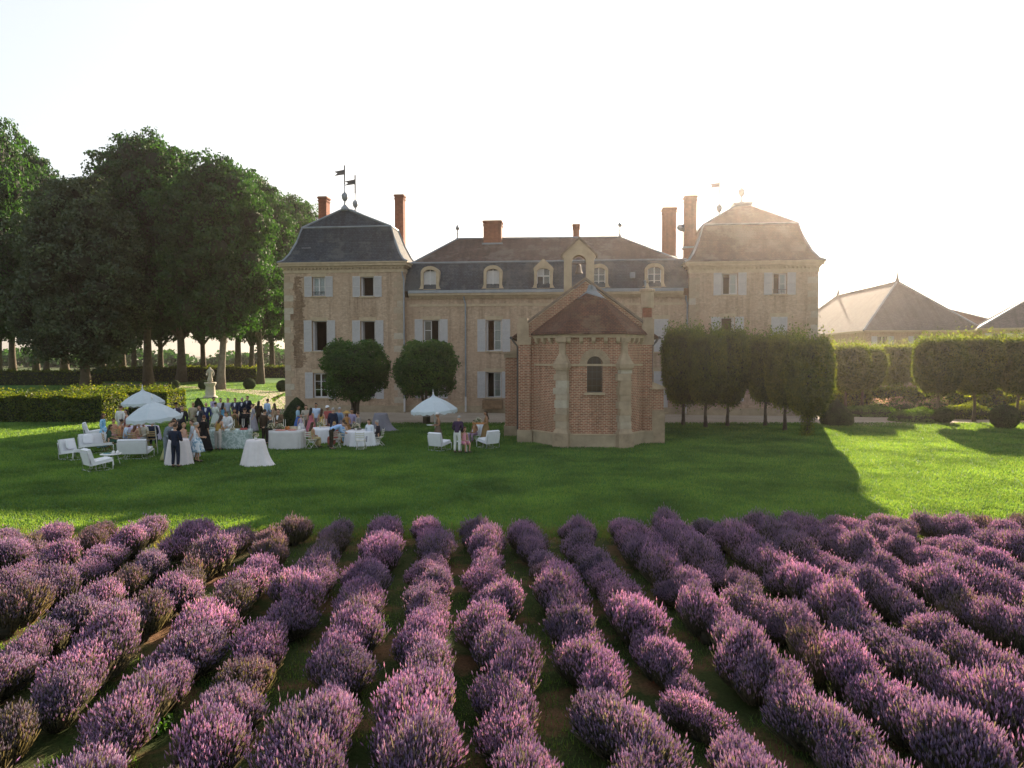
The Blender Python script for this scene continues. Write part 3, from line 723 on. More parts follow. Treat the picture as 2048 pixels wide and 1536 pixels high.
b = MB(); b.M = Mx; b.add([(p[0],1.2,p[2]*1.2-.8) for p in pl],[tuple(range(len(pl)))]); b.build('room_interior', M['interior'], w)
b = MB(); b.M = Mx; b.box(m-.52,m+.52,-.09,.2,2.64,2.77); b.build('sill', M['trimstone'], w)
# apse roof
rp = ringpoly(.3); ap = [(-.16,VB+.05,8.1),(.16,VB+.05,8.1)]
b = MB(); e = [(*p,EZ+.15) for p in rp]; mid = [(p[0]*.97,p[1]*.97+.06,EZ+.3) for p in rp]
b.add(e+mid,[(0,1,5,4),(1,2,6,5),(2,3,7,6)])
b.add(mid+ap,[(0,1,4),(1,2,5,4),(2,3,5)]); b.add([(*p,EZ+.142) for p in rp],[(3,2,1,0)])
b.build('roof', M['redtile'], chap, True)
b = MB(); b.add([(-.62,VB-.42,7.62),(.62,VB-.42,7.62),(.8,VB-.1,7.55),(.28,VB-.12,8.0),(.16,VB-.02,8.35),(-.16,VB-.02,8.35),(-.28,VB-.12,8.0),(-.8,VB-.1,7.55)],[(0,1,2,3,4,5,6,7)])
b.tube([(0,VB-.15,8.12),(0,VB-.16,8.3)],.06,6); b.build('lead_cap', M['zinc'], chap)
# nave: gable front behind the apse, long roof running back
NT = Matrix.Translation((-.335,0,0)); NW = 3.385; NV = VB; NL = 13.6; GZ = 8.62; NE = 5.75
b = MB(); b.M = NT
b.add([(-NW,NV,.0),(NW,NV,0),(NW,NV,6.0),(0,NV,GZ-.1),(-NW,NV,6.0)],[(0,1,2,3,4)])
b.quad((-NW,NL,0),(-NW,NV,0),(-NW,NV,NE),(-NW,NL,NE)); b.quad((NW,NV,0),(NW,NL,0),(NW,NL,NE),(NW,NV,NE))
b.add([(NW,NL,0),(-NW,NL,0),(-NW,NL,NE),(0,NL,8.4),(NW,NL,NE)],[(0,1,2,3,4)])
b.add([(-NW,NV+.3,NE),(0,NV+.3,GZ-.1),(NW,NV+.3,NE)],[(0,1,2)])
b.build('wall', M['redbrick'], chap, True)
for s in (-1,1):
    b = MB(); b.M = NT
    def P(x,v,z): return (s*x,v,z)
    for (x0,z0,x1,z1) in ((NW+.12,6.0,0,GZ),):
        q = [(s*x0,NV-.1,z0),(s*x1,NV-.1,z1),(s*x1,NV-.1,z1+.13),(s*(x0-.03),NV-.1,z0+.14)]
        r = [(x,NV+.32,z) for x,_,z in q]
        b.add(q+r,[(0,1,2,3),(7,6,5,4),(3,2,6,7),(1,0,4,5),(0,3,7,4)] if s<0 else [(3,2,1,0),(4,5,6,7),(7,6,2,3),(5,4,0,1),(4,7,3,0)])
    b.build('gable_coping', M['oldstone'], chap, True)
    b = MB(); b.M = NT; b.box(s*(NW-.42),s*(NW+.2),NV-.16,NV+.34,5.62,6.32); b.box(s*(NW-.36),s*(NW+.12),NV-.12,NV+.34,6.32,6.62); b.build('kneeler', M['warmstone'], chap, True)
    b = MB(); b.M = NT; b.box(s*(NW-.5),s*(NW+.13),NV-.13,NV+.5,.65,5.2); b.build('buttress', M['redbrick'], chap, True)
    b = MB(); b.M = NT; b.box(s*(NW-.6),s*(NW+.2),NV-.22,NV+.6,0,.66); b.build('plinth', M['stone'], chap, True)
    b = MB(); b.M = NT; b.box(s*(NW-.55),s*(NW+.2),NV-.18,NV+.5,5.2,5.62); b.build('pier_cap', M['warmstone'], chap, True)
    b = MB(); b.M = NT; x = NW+.5
    q = [(s*x,NV+.33,NE-.12),(s*x,NL+.2,NE-.12),(0,NL+.2,8.45),(0,NV+.33,8.45)]
    r = [(a,c,z-.12) for a,c,z in q]
    b.add(q+r,([(0,1,2,3)] if s>0 else [(3,2,1,0)])+[(4,5,6,7),(0,4,5,1),(0,3,7,4),(1,2,6,5)])
    b.build('roof', M['redtile'], chap, True)
    b = MB(); b.M = NT; b.tube([(s*(x+.05),NV+.33,NE-.18),(s*(x+.05),NL+.2,NE-.18)],.08,7); g = b.build('gutter', M['darkmetal'], chap)
    b = MB(); b.M = NT; b.tube([(s*(x+.02),NV+.55,NE-.2),(s*(x-.1),NV+.55,NE-.4),(s*(NW+.2),NV+.55,NE-.65),(s*(NW+.2),NV+.55,.1)],.06,7); b.build('drainpipe', M['darkmetal'], g)
# side buttress and porch at the left, low stub wall at the right
b = MB(); b.M = NT; b.box(-4.415,-3.395,4.6,7.4,.6,4.5); b.build('side_porch_wall', M['redbrick'], chap, True)
b = MB(); b.M = NT; b.box(-4.485,-3.395,4.52,7.5,0,.6); b.build('plinth', M['stone'], chap, True)
b = MB(); b.M = NT; b.box(-4.485,-3.395,4.52,7.5,4.5,4.72); b.add([(-4.565,4.45,4.72),(-3.385,4.45,4.72),(-3.385,7.55,4.72),(-4.565,7.55,4.72),(-3.385,4.45,5.1),(-3.385,7.55,5.1)],[(0,1,4),(1,2,5,4),(2,3,5),(3,0,4,5)]); b.build('porch_roof', M['stone'], chap, True)
b = MB(); b.box(3.08,3.80,NV-.02,NV+.6,1.75,2.85); b.build('stub_wall', M['redbrick'], chap, True)
b = MB(); b.box(3.09,3.86,NV-.06,NV+.65,0,1.75); b.build('stub_base', M['warmstone'], chap, True)
b = MB(); b.add([(3.07,NV-.14,2.85),(3.95,NV-.14,2.85),(3.95,NV+.7,2.85),(3.07,NV+.7,2.85),(3.07,NV-.1,3.3),(3.75,NV-.1,3.02),(3.75,NV+.6,3.02),(3.07,NV+.6,3.3)],[(0,1,5,4),(1,2,6,5),(2,3,7,6),(3,0,4,7),(4,5,6,7)]); b.build('stub_coping', M['warmstone'], chap, True)
# belfry at the far gable
BV = 11.0
b = MB(); b.M = NT; n = 12; hw, ri = .98, .48
out = [(-hw,8.2),(-hw,10.95),(-hw-.12,11.05),(-hw-.12,11.2),(0,12.25),(hw+.12,11.2),(hw+.12,11.05),(hw,10.95),(hw,8.2)]
inn = [(-ri,9.0),(-ri,10.75)]+[(ri*cos(pi-pi*k/10),10.75+ri*sin(pi*k/10)) for k in range(1,10)]+[(ri,10.75),(ri,9.0)]
def resample(pl, m):
    Ls = [0]
    for a,c in zip(pl,pl[1:]): Ls.append(Ls[-1]+math.hypot(c[0]-a[0],c[1]-a[1]))
    res = []
    for k in range(m):
        t = Ls[-1]*k/(m-1); i = min(max(j for j in range(len(Ls)) if Ls[j] <= t+1e-9),len(pl)-2)
        f = (t-Ls[i])/max(1e-9,Ls[i+1]-Ls[i]); res.append((pl[i][0]+(pl[i+1][0]-pl[i][0])*f, pl[i][1]+(pl[i+1][1]-pl[i][1])*f))
    return res
A, B = resample(out,41), resample(inn,41)
b.loft([[(x,BV+.9,z) for x,z in A],[(x,BV,z) for x,z in A],[(x,BV,z) for x,z in B],[(x,BV+.9,z) for x,z in B],[(x,BV+.9,z) for x,z in A]],False,False,False)
b.box(-hw,hw,BV,BV+.9,8.2,8.999)
bel = b.build('belfry', M['trimstone'], chap, True)
for s in (-1,1):
    b = MB(); b.M = NT; p = [(0,12.25),(s*(hw+.22),11.12),(s*(hw+.22),11.25),(0,12.42)]
    b.add([(x,BV-.1,z) for x,z in p]+[(x,BV+1,z) for x,z in p],[(0,1,2,3),(4,7,6,5),(3,2,6,7),(0,4,5,1),(1,5,6,2)]); b.build('belfry_coping', M['oldstone'], bel)
b = MB(); b.M = NT; b.tube([(-ri,BV+.45,10.7),(ri,BV+.45,10.7)],.05,6); b.smooth = True
b.lathe([(.02,.62),(.1,.6),(.14,.5),(.16,.25),(.24,.05),(.26,0),(.22,0)],12,(0,BV+.45,10.05)); b.build('bell', M['darkmetal'], bel)
# stone chimney with a round pot over the right shoulder
b = MB(); b.M = NT; b.box(3.2,3.65,NV+1.2,NV+1.7,5.9,7.2); k = b.build('chapel_chimney', M['chimbrick'], chap, True)
b = MB(); b.M = NT; b.lathe([(.28,7.2),(.34,7.24),(.34,8.05),(.42,8.1),(.42,8.22),(.3,8.25)],12,(3.43,NV+1.45,0)); b.lathe([(.1,0),(.11,.1),(.04,.3),(.08,.38),(.02,.62)],8,(3.43,NV+1.45,8.25)); b.build('chimney_pot', M['stone'], k)

# ================================================================== OUTBUILDINGS at the right
def hipped(name, label, loc, rz, L, W, ze, zr, rin, wallm, roofm, wins=(), fin=True, along='x', zw=(2.6,4.6)):
    t = thing(name, label, 'building', loc, rz)
    b = MB(); e, f = zw; holes = [(x,x+1.3,e,f) for x in wins]
    wall_panel(b,0,L,0,ze,0,holes); b.quad((0,W,0),(0,0,0),(0,0,ze),(0,W,ze)); b.quad((L,0,0),(L,W,0),(L,W,ze),(L,0,ze)); b.quad((L,W,0),(0,W,0),(0,W,ze),(L,W,ze))
    b.build('wall', wallm, t, True)
    o = .45; q = [(-o,-o,ze-.05),(L+o,-o,ze-.05),(L+o,W+o,ze-.05),(-o,W+o,ze-.05)]; p1,p2 = ((rin,W/2,zr),(L-rin,W/2,zr)) if along=='x' else ((L/2,rin,zr),(L/2,W-rin,zr))
    b = MB(); b.add(q+[p1,p2],[(0,1,5,4),(1,2,5),(2,3,4,5),(3,0,4)] if along=='x' else [(0,1,4),(1,2,5,4),(2,3,5),(3,0,4,5)]); b.build('roof', roofm, t, True)
    b = MB(); b.box(-o,L+o,-o,-.01,ze-.28,ze-.06); b.box(-o,-.01,-o,W+o,ze-.28,ze-.06); b.build('cornice', M['trimstone'], t, True)
    b = MB(); 
    for a,c in ((q[0],p1),(q[3],p1 if along=='x' else p2),(q[1],p2 if along=='x' else p1),(p1,p2)): b.tube([a,c],.13,5)
    b.build('ridge_cap', M['zinc'], t)
    if fin:
        for p in (p1,p2):
            b = MB(); b.lathe([(.35,-.3),(.22,.2),(.1,.7),(.02,1.5)],6,p); b.build('roof_finial', M['darkmetal'], t)
    for x in wins:
        b = MB(); b.box(x,x+.08,.15,.2,e,f); b.box(x+1.22,x+1.3,.15,.2,e,f); b.box(x+.61,x+.69,.15,.2,e,f); b.box(x+.08,x+1.22,.152,.198,(e+f)/2-.03,(e+f)/2+.03)
        w = b.build('window', M['whitepaint'], t); g = MB(); g.box(x,x+1.3,.17,.18,e,f); g.build('pane', M['glass'], w)
        g = MB(); g.box(x,x+1.3,.6,.62,e-.2,f+.2); g.build('room_interior', M['interior'], w)
        for s in (x-.66,x+1.31):
            g = MB(); g.box(s,s+.64,-.04,-.002,e-.05,f+.05); g.build('shutter', M['shutterpaint'], w)
        g = MB(); g.box(x-.15,x+1.45,-.03,.1,f,f+.25); g.build('lintel', M['trimstone'], w)
    return t
hipped('stable', 'large stable with a pale slate hipped roof behind the clipped lime trees', (43.0,85.2,0), R(-5), 13.0, 34, 7.75, 14.3, 6.8, M['wall'], M['barnslate'], (1.3,5.6), True, 'y', (4.9,6.95))
hipped('barn', 'brick barn with a brown roof just showing past the stable roof', (58.4,101,0), R(2), 14, 14, 8.9, 12.1, 6.2, M['redbrick'], M['redtile'], (), False)
hipped('coach_house', 'grey roofed coach house at the right edge of the photo', (52.7,78.6,0), R(-28), 26, 12, 7.75, 12.6, 7.0, M['wall'], M['barnslate'], (.9,3.9,6.9), False, 'x', (5.0,7.1))
# ================================================================== TREES AND PLANTS
def lobes_crown(name, lobes, n, size, mat, shell=.45, seed=1, droop=.3, thin=0.):
    """leaves through the outer shell of many overlapping lobes; lobes = (x,y,z,rx,ry,rz)"""
    r = np.random.default_rng(seed); L = np.array(lobes); w = (L[:,3]*L[:,5]); w = w/w.sum()
    idx = r.choice(len(L), n, p=w); l = L[idx]
    d = unit(r.normal(0,1,(n,3))); d[:,2] = np.where(d[:,2] < -.8, -d[:,2], d[:,2])
    k = 1 - shell*r.random(n)**1.6
    bum = 1 + .13*np.sin(d[:,0]*9+idx*1.7)*np.sin(d[:,1]*8+idx)+.1*np.sin(d[:,2]*11+idx*2.3)
    P = l[:,:3] + d*l[:,3:6]*(k*bum)[:,None]
    # drop what lies deep inside another lobe
    keep = np.ones(n, bool)
    for j in np.nonzero(L[:,3] > np.median(L[:,3])*1.0001)[0] if len(L) > 100 else range(len(L)):
        q = ((P-L[j,:3])/L[j,3:6]); keep &= ~(((q**2).sum(1) < .42) & (idx != j))
    if thin: keep &= np.sin(P[:,0]*1.3+seed)*np.sin(P[:,1]*1.5+1)*np.sin(P[:,2]*1.25+2*np.sin(P[:,0]*.7)) > -thin
    P, d = P[keep], d[keep]
    return leaves(name, P, d, size, mat, .6, .75, droop=droop)
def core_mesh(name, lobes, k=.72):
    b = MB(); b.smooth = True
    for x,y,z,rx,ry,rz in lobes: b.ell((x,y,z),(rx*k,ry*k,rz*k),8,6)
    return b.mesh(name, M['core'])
def trunk_mesh(name, h, r, mat, limbs=5, lean=0., seed=1, spread=.5, forked=None):
    q = random.Random(seed); b = MB(); b.smooth = True
    pts = [(0,0,-.15)]; x = y = 0; rad = [r*1.6]
    for k in range(1,8):
        t = k/7; x = lean*t*h + q.uniform(-.1,.1)*r*2; y = q.uniform(-.1,.1)*r*2; pts.append((x,y,h*t)); rad.append(r*(1.05-.45*t) if k > 1 else r*1.12)
    b.tube(pts, rad, 10)
    for k in range(limbs):
        i = q.randint(3,6); p = Vector(pts[i]); a = q.uniform(0,2*pi) if not forked else forked[k%len(forked)]
        L = h*q.uniform(.3,.6)*spread*2
        e = p + Vector((cos(a)*L*.6, sin(a)*L*.6, L*.75)); m = p.lerp(e,.5) + Vector((0,0,-L*.06))
        b.tube([p,m,e],[rad[i]*.6,rad[i]*.4,rad[i]*.15],6)
    return b.mesh(name, mat)
# ---- the wood at the left: big chestnuts, four kinds of crown at unit height 1 -> scaled per tree
def make_crown(seed, form):
    q = np.random.default_rng(seed); L = []; n = 46
    zc, hz, rr = {'round':(.62,.355,.235),'tall':(.64,.34,.19),'cone':(.56,.40,.235)}[form]
    for k in range(n):
        u = 1-2*(k+.5)/n; a = k*2.39996+q.uniform(-.25,.25); z = zc+hz*u*q.uniform(.9,1.04)
        w = math.sqrt(max(0,1-abs(u)**(2.6 if u > 0 else 3.4)))
        if form == 'cone': w *= 1-.25*u
        R0 = rr*w*q.uniform(.72,1.02); s = q.uniform(.075,.115)
        L.append((cos(a)*R0, sin(a)*R0, z, s*1.1, s*1.1, s*.9))
    big = list(L)
    for k in range(300):
        x,y,z,a1,_,c1 = big[q.integers(0,n)]; d = q.normal(0,1,3); d[2] = d[2]*.8+.25; d /= np.linalg.norm(d); s = q.uniform(.022,.045)
        L.append((x+d[0]*a1*q.uniform(.9,1.2), y+d[1]*a1*q.uniform(.9,1.2), z+d[2]*c1*q.uniform(.9,1.15), s*1.2, s*1.2, s*.7))
    for k in range(7): a = k*.9; L.append((cos(a)*rr*.45, sin(a)*rr*.45, zc+hz*(k/3.5-1)*.7, .12,.12,.12))
    return L
def scale_l(L, h, w): return [(x*w,y*w,z*h,a*w,b*w,c*h) for x,y,z,a,b,c in L]
CR = {}
for key, form, seed, mt in (('a','round',4,'leaf_wood'),('b','tall',8,'leaf_wood'),('c','round',15,'leaf_wood'),('d','cone',23,'leaf_silver')):
    L = scale_l(make_crown(seed, form), 30, 30)
    CR[key] = (lobes_crown('crown', L, 105000, .47, M[mt], .6, seed, thin=.22), core_mesh('crown_core', [l for l in L if l[3] > 1.6], .56), trunk_mesh('trunk', 15, .62, M['bark'], 6, 0, seed), trunk_mesh('trunk', 15, .6, M['palebark'], 5, .10, seed+1))
def wood_tree(name, x, y, h, w, key, label, lean=False):
    t = thing(name, label, 'tree', (x,y,0), random.uniform(0,6.28) if not lean else 0, 'trees of the wood')
    cm, km, tm, tl = CR[key]; sx = w/(16.5 if key != 'b' else 13.5); sz = h/29.5
    cr = link('crown', cm, t, None, None, (sx,sx,sz)); link('crown_core', km, cr)
    link('trunk', tl if lean else tm, t, None, None, (sx,sx,sz))
for i, a in enumerate([
 ('chestnut_tree',-86.7,115.0,41.5,15.6,'a','tall dark chestnut cut by the left edge of the photo'),
 ('chestnut_tree',-97.4,143.2,42.8,12.7,'b','narrow chestnut rising behind the left edge tree, topped by loose sprays'),
 ('whitebeam_tree',-56.9,93.3,27.1,14.4,'d','silvery leaved broad tree standing in front of the dark wood behind the long hedge'),
 ('chestnut_tree',-55.7,107.3,36.0,16.6,'a','tallest round topped chestnut of the wood, behind the two left parasols'),
 ('chestnut_tree',-40.1,96.1,29.4,13.7,'c','big chestnut with a pale leaning trunk beside the statue',True),
 ('chestnut_tree',-41.4,115.0,30.9,11.2,'b','chestnut with a lit yellow green right side next to the left tower'),
 ('chestnut_tree',-44.4,143.2,34.6,13.5,'c','chestnut whose top shows just over the left tower eaves'),
 ('chestnut_tree',-102.2,143.2,33.8,17.4,'c','shaded chestnut deep in the wood near its left end'),
 ('chestnut_tree',-93.5,146.4,33.2,16.7,'b','shaded chestnut deep in the wood behind the silvery tree'),
 ('chestnut_tree',-79.7,143.2,36.3,18.8,'c','shaded chestnut deep in the wood between the silvery and tallest trees'),
 ('chestnut_tree',-58.6,123.9,34.0,15.0,'b','slender trunked chestnut standing against the bright gap left of the statue'),
 ('chestnut_tree',-55.9,143.2,33.8,17.4,'a','shaded chestnut deep in the wood behind the leaning one'),
 ('chestnut_tree',-52.5,153.4,33.2,15.3,'a','farthest chestnut, half hidden behind the left tower wall'),
 ('chestnut_tree',-82.4,123.9,25.5,10.6,'b','low crowned chestnut with twin dark trunk left of the silvery tree'),
 ('chestnut_tree',-78.3,134.2,27.2,11.5,'b','chestnut trunk in shade right behind the silvery tree'),
 ('chestnut_tree',-71.0,131.4,28.2,10.3,'b','slim chestnut in shade just left of the tallest one'),
 ('chestnut_tree',-70.3,140.0,28.2,11.0,'b','slim chestnut behind the tallest one, trunk against the bright gap'),
 ('chestnut_tree',-64.5,146.4,31.2,12.1,'b','slim chestnut behind the statue, left of the leaning trunk'),
 ('chestnut_tree',-49.8,134.2,28.0,10.5,'b','slim chestnut between the leaning one and the lit edge'),
 ('chestnut_tree',-98.2,134.2,31.0,11.5,'b','slim chestnut at the left edge of the photo, behind the tall cut one'),
 ]): wood_tree(*a)
# far hedgerow trees closing the view under the crowns
n = 16000; r = np.random.default_rng(77); x = r.uniform(-300,-40,n); hh = 5.2+2.2*np.sin(x*.11)+1.6*np.sin(x*.31+1)+1.2*np.sin(x*.73)
P = np.stack([x, 290+r.normal(0,4,n), hh*r.random(n)**.7],1)
kind(link('far_treeline', leaves('far_treeline', P, np.stack([r.normal(0,.4,n),-np.ones(n),.5*np.ones(n)],1), 1.5, M['leaf_wood'], .7, .6)), 'stuff')
# ---- two round clipped trees against the front
def round_tree(x, y, r, cz, label, seed, ht=2.6):
    q = np.random.default_rng(seed); L = [(0,0,cz,r*.86,r*.86,r*.86)]
    for k in range(40):
        a = k*2.4; z = q.uniform(-.95,.85); rr = r*.66*sqrt1(1-z*z*.75); L.append((cos(a)*rr,sin(a)*rr,cz+z*r*.66,r*.33,r*.33,r*.3))
    t = thing('clipped_round_tree', label, 'tree', (x,y,0), seed, 'clipped round trees by the manor front')
    c = link('crown', lobes_crown('crown', L, 46000, .15, M['leaf_round'], .45, seed, .5), t); link('crown_core', core_mesh('crown_core', [(0,0,cz,r*.95,r*.95,r*.9)], .7), c)
    b = MB(); b.smooth = True; rr = random.Random(seed)
    for k in range(3):
        a = k*2.1; b.tube([(.12*cos(a),.12*sin(a),-.05),(.2*cos(a),.2*sin(a),ht*.5),(.7*cos(a),.7*sin(a),cz-r*.2)],[.14,.11,.06],7)
    b.build('trunk', M['bark'], t)
def sqrt1(x): return math.sqrt(max(0,x))
x,y = (-10.75, 47.95); round_tree(x,y,2.5,3.6,'round clipped tree in front of the left tower windows',31)
x,y = (-5.79, 47.24); round_tree(x,y,2.3,3.7,'round clipped tree in front of the main house wall, behind the single parasol',32)
# ---- pleached limes: box crowns on bare trunks
def box_points(n, sx, sy, sz, r, shell=.35, wob=.12):
    P = r.uniform(-1,1,(n,3)); a = r.integers(0,3,n); s = np.sign(P[np.arange(n),a]); s[s==0] = 1
    P[np.arange(n),a] = s*(1-shell*r.random(n)**1.8)
    P = P/np.maximum(1,(np.abs(P)**3.2).sum(1)**(1/3.2))[:,None]
    P *= 1+wob*np.sin(P[:,[1]]*5+3)*np.sin(P[:,[2]]*6+P[:,[0]]*4)*.6 + r.normal(0,wob*.35,(n,1))
    N_ = unit(np.sign(P)*np.abs(P)**3+1e-6)
    return P*np.array([sx,sy,sz]), N_
LM = []
for sd in range(3):
    r = np.random.default_rng(60+sd); P, Nn = box_points(36000,1.55,1.5,1.95,r)
    e = r.random(len(P)) < .11; P[e] += np.stack([r.normal(0,.12,e.sum()),r.normal(0,.12,e.sum()),np.abs(r.normal(0,.38,e.sum()))*np.where(P[e,2]>0,1,-.6)],1)
    P[:,:2] *= (1-.30*np.clip((-P[:,2]-.2)/1.75,0,1)**1.6)[:,None]
    b = MB(); b.loft([[(p*1.02*k,q*.98*k,z) for p,q in ((-1,-1),(1,-1),(1,1),(-1,1))] for z,k in ((-1.5,.6),(-1.,.85),(1.2,1),(1.55,.7))])
    LM.append((leaves('crown', P, Nn, .165, M['leaf_lime'], .62, .85), b.mesh('crown_core', M['core']), trunk_mesh('trunk', 3.4, .1, M['bark'], 4, 0, 70+sd, .2)))
def lime(x, y, sx, sy, label, k, top=6.15, bot=1.5, rz=0):
    t = thing('clipped_lime_tree', label, 'tree', (x,y,0), R(rz), 'clipped lime trees in rows')
    cm, km, tm = LM[k%3]; c = link('crown', cm, t, (0,0,(top+bot)/2), None, (sx/3.1,sy/3.0,(top-bot)/3.9)); link('crown_core', km, c); link('trunk', tm, t)
lime(11.41,46.56,2.7,2.7,'boxy lime tree nearest the chapel, first trunk of the front row',0,6.2,1.6,-6)
lime(12.46,44.92,2.3,2.6,'boxy lime tree second from the chapel with a dark straight trunk',1,5.85,1.7,-6)
lime(14.07,45.56,2.45,2.8,'boxy lime tree third from the chapel, its crown touching the second',2,6.1,1.6,-6)
lime(16.64,45.89,2.3,2.7,'boxy lime tree with a thin trunk left of the widest front crown',0,5.75,1.75,-6)
lime(16.87,43.11,2.2,2.7,'boxy lime tree with a thick reddish trunk in the front row',1,5.75,1.6,-6)
lime(17.03,40.13,2.35,2.6,'boxy lime tree with an ivy covered trunk at the lawn corner',2,5.45,1.35,-6)
lime(26.5,55.5,2.9,2.7,'lit lime crown rising behind the onion shaped box bush',1,5.35,1.9,5)
lime(29.3,58.5,3.0,3.0,'shaded lime between the onion shaped bush and the flower beds',0,5.2,1.9,8)
lime(36.0,66.0,3.2,3.0,'shaded lime at the back of the flower beds',2,5.5,2.0,4)
lime(39.2,66.5,3.2,3.0,'second shaded lime at the back of the flower beds, to the right',1,5.4,2.0,4)
lime(29.6,48.6,2.7,2.7,'lime with a lit left side over the pink plumes',0,5.75,2.1,-4)
lime(32.3,48.8,3.1,2.7,'broad lime crown with a dark front between the plumes and the round box bush',2,5.8,2.1,-4)
lime(34.9,48.2,2.5,2.6,'lime with a crooked pale trunk right of the round box bush',1,5.75,2.1,-4)
lime(36.0,43.6,3.2,3.0,'lime at the right edge of the photo with a slim lit trunk',0,5.65,2.1,-4)
lime(38.6,45.5,3.2,3.0,'lime cut off by the right edge of the photo',2,5.6,2.1,-4)
# ivy round the corner lime's foot
x,y = (16.98, 40.13); r = np.random.default_rng(5); n = 1500; a = r.uniform(0,6.28,n); z = r.uniform(0,2.1,n); k = .12+.34*r.random(n)*(1-.4*z/2.1)
o = link('ivy', leaves('ivy', np.stack([np.cos(a)*k,np.sin(a)*k,z],1), np.stack([np.cos(a),np.sin(a),z*0+.4],1), .12, M['leaf_lime']), None, (x,y,0)); tag(o,'ivy clump climbing the trunk of the corner lime tree','ivy')
# ---- clipped box: cones, balls, onions
def topiary(x, y, prof, label, n=7000, size=.07, nm='box_topiary', group='clipped box bushes'):
    r = np.random.default_rng(int(abs(x*31+y*7))); zs = np.array([p[1] for p in prof]); rs = np.array([p[0] for p in prof]); H = zs[-1]
    z = r.uniform(0,H,n*2); R_ = np.interp(z,zs,rs); k = r.random(n*2) < R_/rs.max(); z, R_ = z[k], R_[k]; a = r.uniform(0,6.28,len(z))
    q = R_*(1-.07*r.random(len(z)))+r.normal(0,.012,len(z))
    P = np.stack([np.cos(a)*q,np.sin(a)*q,z],1); Nn = np.stack([np.cos(a),np.sin(a),.5+0*a],1)
    t = thing(nm, label, 'topiary', (x,y,0), 0, group)
    c = link('crown', leaves('crown', P, Nn, size, M['leaf_box'], .7, .55), t)
    b = MB(); b.smooth = True; b.lathe([(max(.01,p*.92),z*.985) for p,z in prof],16); b.build('crown_core', M['core'], c)
cone = lambda r,h: [(r*.8,0),(r,.12*h),(r*.95,.3*h),(r*.7,.58*h),(r*.36,.84*h),(.03,h)]
ball = lambda r: [(r*.55,0),(r*.9,r*.4),(r,r*.85),(r*.88,r*1.3),(r*.55,r*1.62),(.04,r*1.78)]
x,y = (-14.14, 45.89); topiary(x,y,cone(1.0,1.9),'tall pointed box cone at the left tower corner',8000)
x,y = (-22.91, 51.01); topiary(x,y,cone(.55,1.55),'slim dark box cone behind the party, left of the pale parasol pole',4000)
x,y = (-36.62, 97.55); topiary(x,y,ball(.85),'round box ball by the drive, right of the statue',4000,.1)
x,y = (-29.70, 90.67); topiary(x,y,ball(.85),'round box ball by the drive against the left tower edge',4000,.1)
x,y = (-42.33, 96.09); topiary(x,y,ball(.75),'round box ball at the foot of the statue',3000,.1)
x,y = (-47.15, 97.55); topiary(x,y,ball(.75),'small round box ball among the trunks left of the statue',3000,.1)
x,y = (21.65, 46.56); topiary(x,y,[(.9,0),(1.06,.25),(1.03,.65),(.75,1.05),(.3,1.45),(.03,1.75)],'onion shaped box bush on the corner of the right lawn',9000)
x,y = (29.65, 47.95); topiary(x,y,ball(.62),'small round box bush right of the flower beds',4000)
x,y = (31.49, 44.61); topiary(x,y,ball(.86),'larger round box bush near the right edge of the photo',5000)
# ---- hedges
def hedge(x0,x1,y0,y1,h,label,n,size=.13,rz=0,mat='leaf_hedge',sprout=.25):
    r = np.random.default_rng(int(abs(x0*13+y0*5))+1); cx,cy_ = (x0+x1)/2,(y0+y1)/2; a,b_ = (x1-x0)/2,(y1-y0)/2
    A = np.array([2*a*h, 2*b_*h, 2*a*2*b_]); f = r.choice(3,n,p=A/A.sum()); P = r.uniform(-1,1,(n,3)); 
    s = np.where(r.random(n)<.5,-1.,1.); s = np.where(f==2,1.,s); P[np.arange(n),np.array([1,0,2])[f]] = s
    Nn = np.zeros((n,3)); Nn[np.arange(n),np.array([1,0,2])[f]] = s
    P = P*np.array([a,b_,h/2])+np.array([0,0,h/2]) - Nn*(r.random((n,1))**2*.25) 
    P += .10*np.sin(P[:,[0]]*2.1+P[:,[2]]*1.7)*Nn
    e = (f==2)&(r.random(n)<sprout); P[e,2] += np.abs(r.normal(0,.22,e.sum()))
    t = thing('hedge', label, 'hedge', (cx,cy_,0), rz, 'hedges')
    c = link('foliage', leaves('foliage', P, Nn, size, M[mat], .65, .6), t)
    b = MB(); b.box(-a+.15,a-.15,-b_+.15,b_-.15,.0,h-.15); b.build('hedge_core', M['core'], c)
hedge(-39,-28.2,48.4,51.4,1.75,'long hedge with a lit leafy top at the left edge of the lawn',36000,.14,R(-2))
hedge(-35.5,-27.2,55.2,58.4,1.8,'hedge behind the two left parasols, set back from the long one',22000,.15)
hedge(-75,-46,126,129,2.4,'low hedge far back among the wood trunks at the left',9000,.3)
hedge(-72,-36,150,153,2.3,'far dark hedge closing the wood behind the statue',9000,.34)
hedge(-105,-66,110,113,2.2,'hedge behind the trunks at the far left',8000,.3)
hedge(24.5,52,62,63.6,1.7,'clipped hedge closing the garden behind the right flower beds',30000,.2)
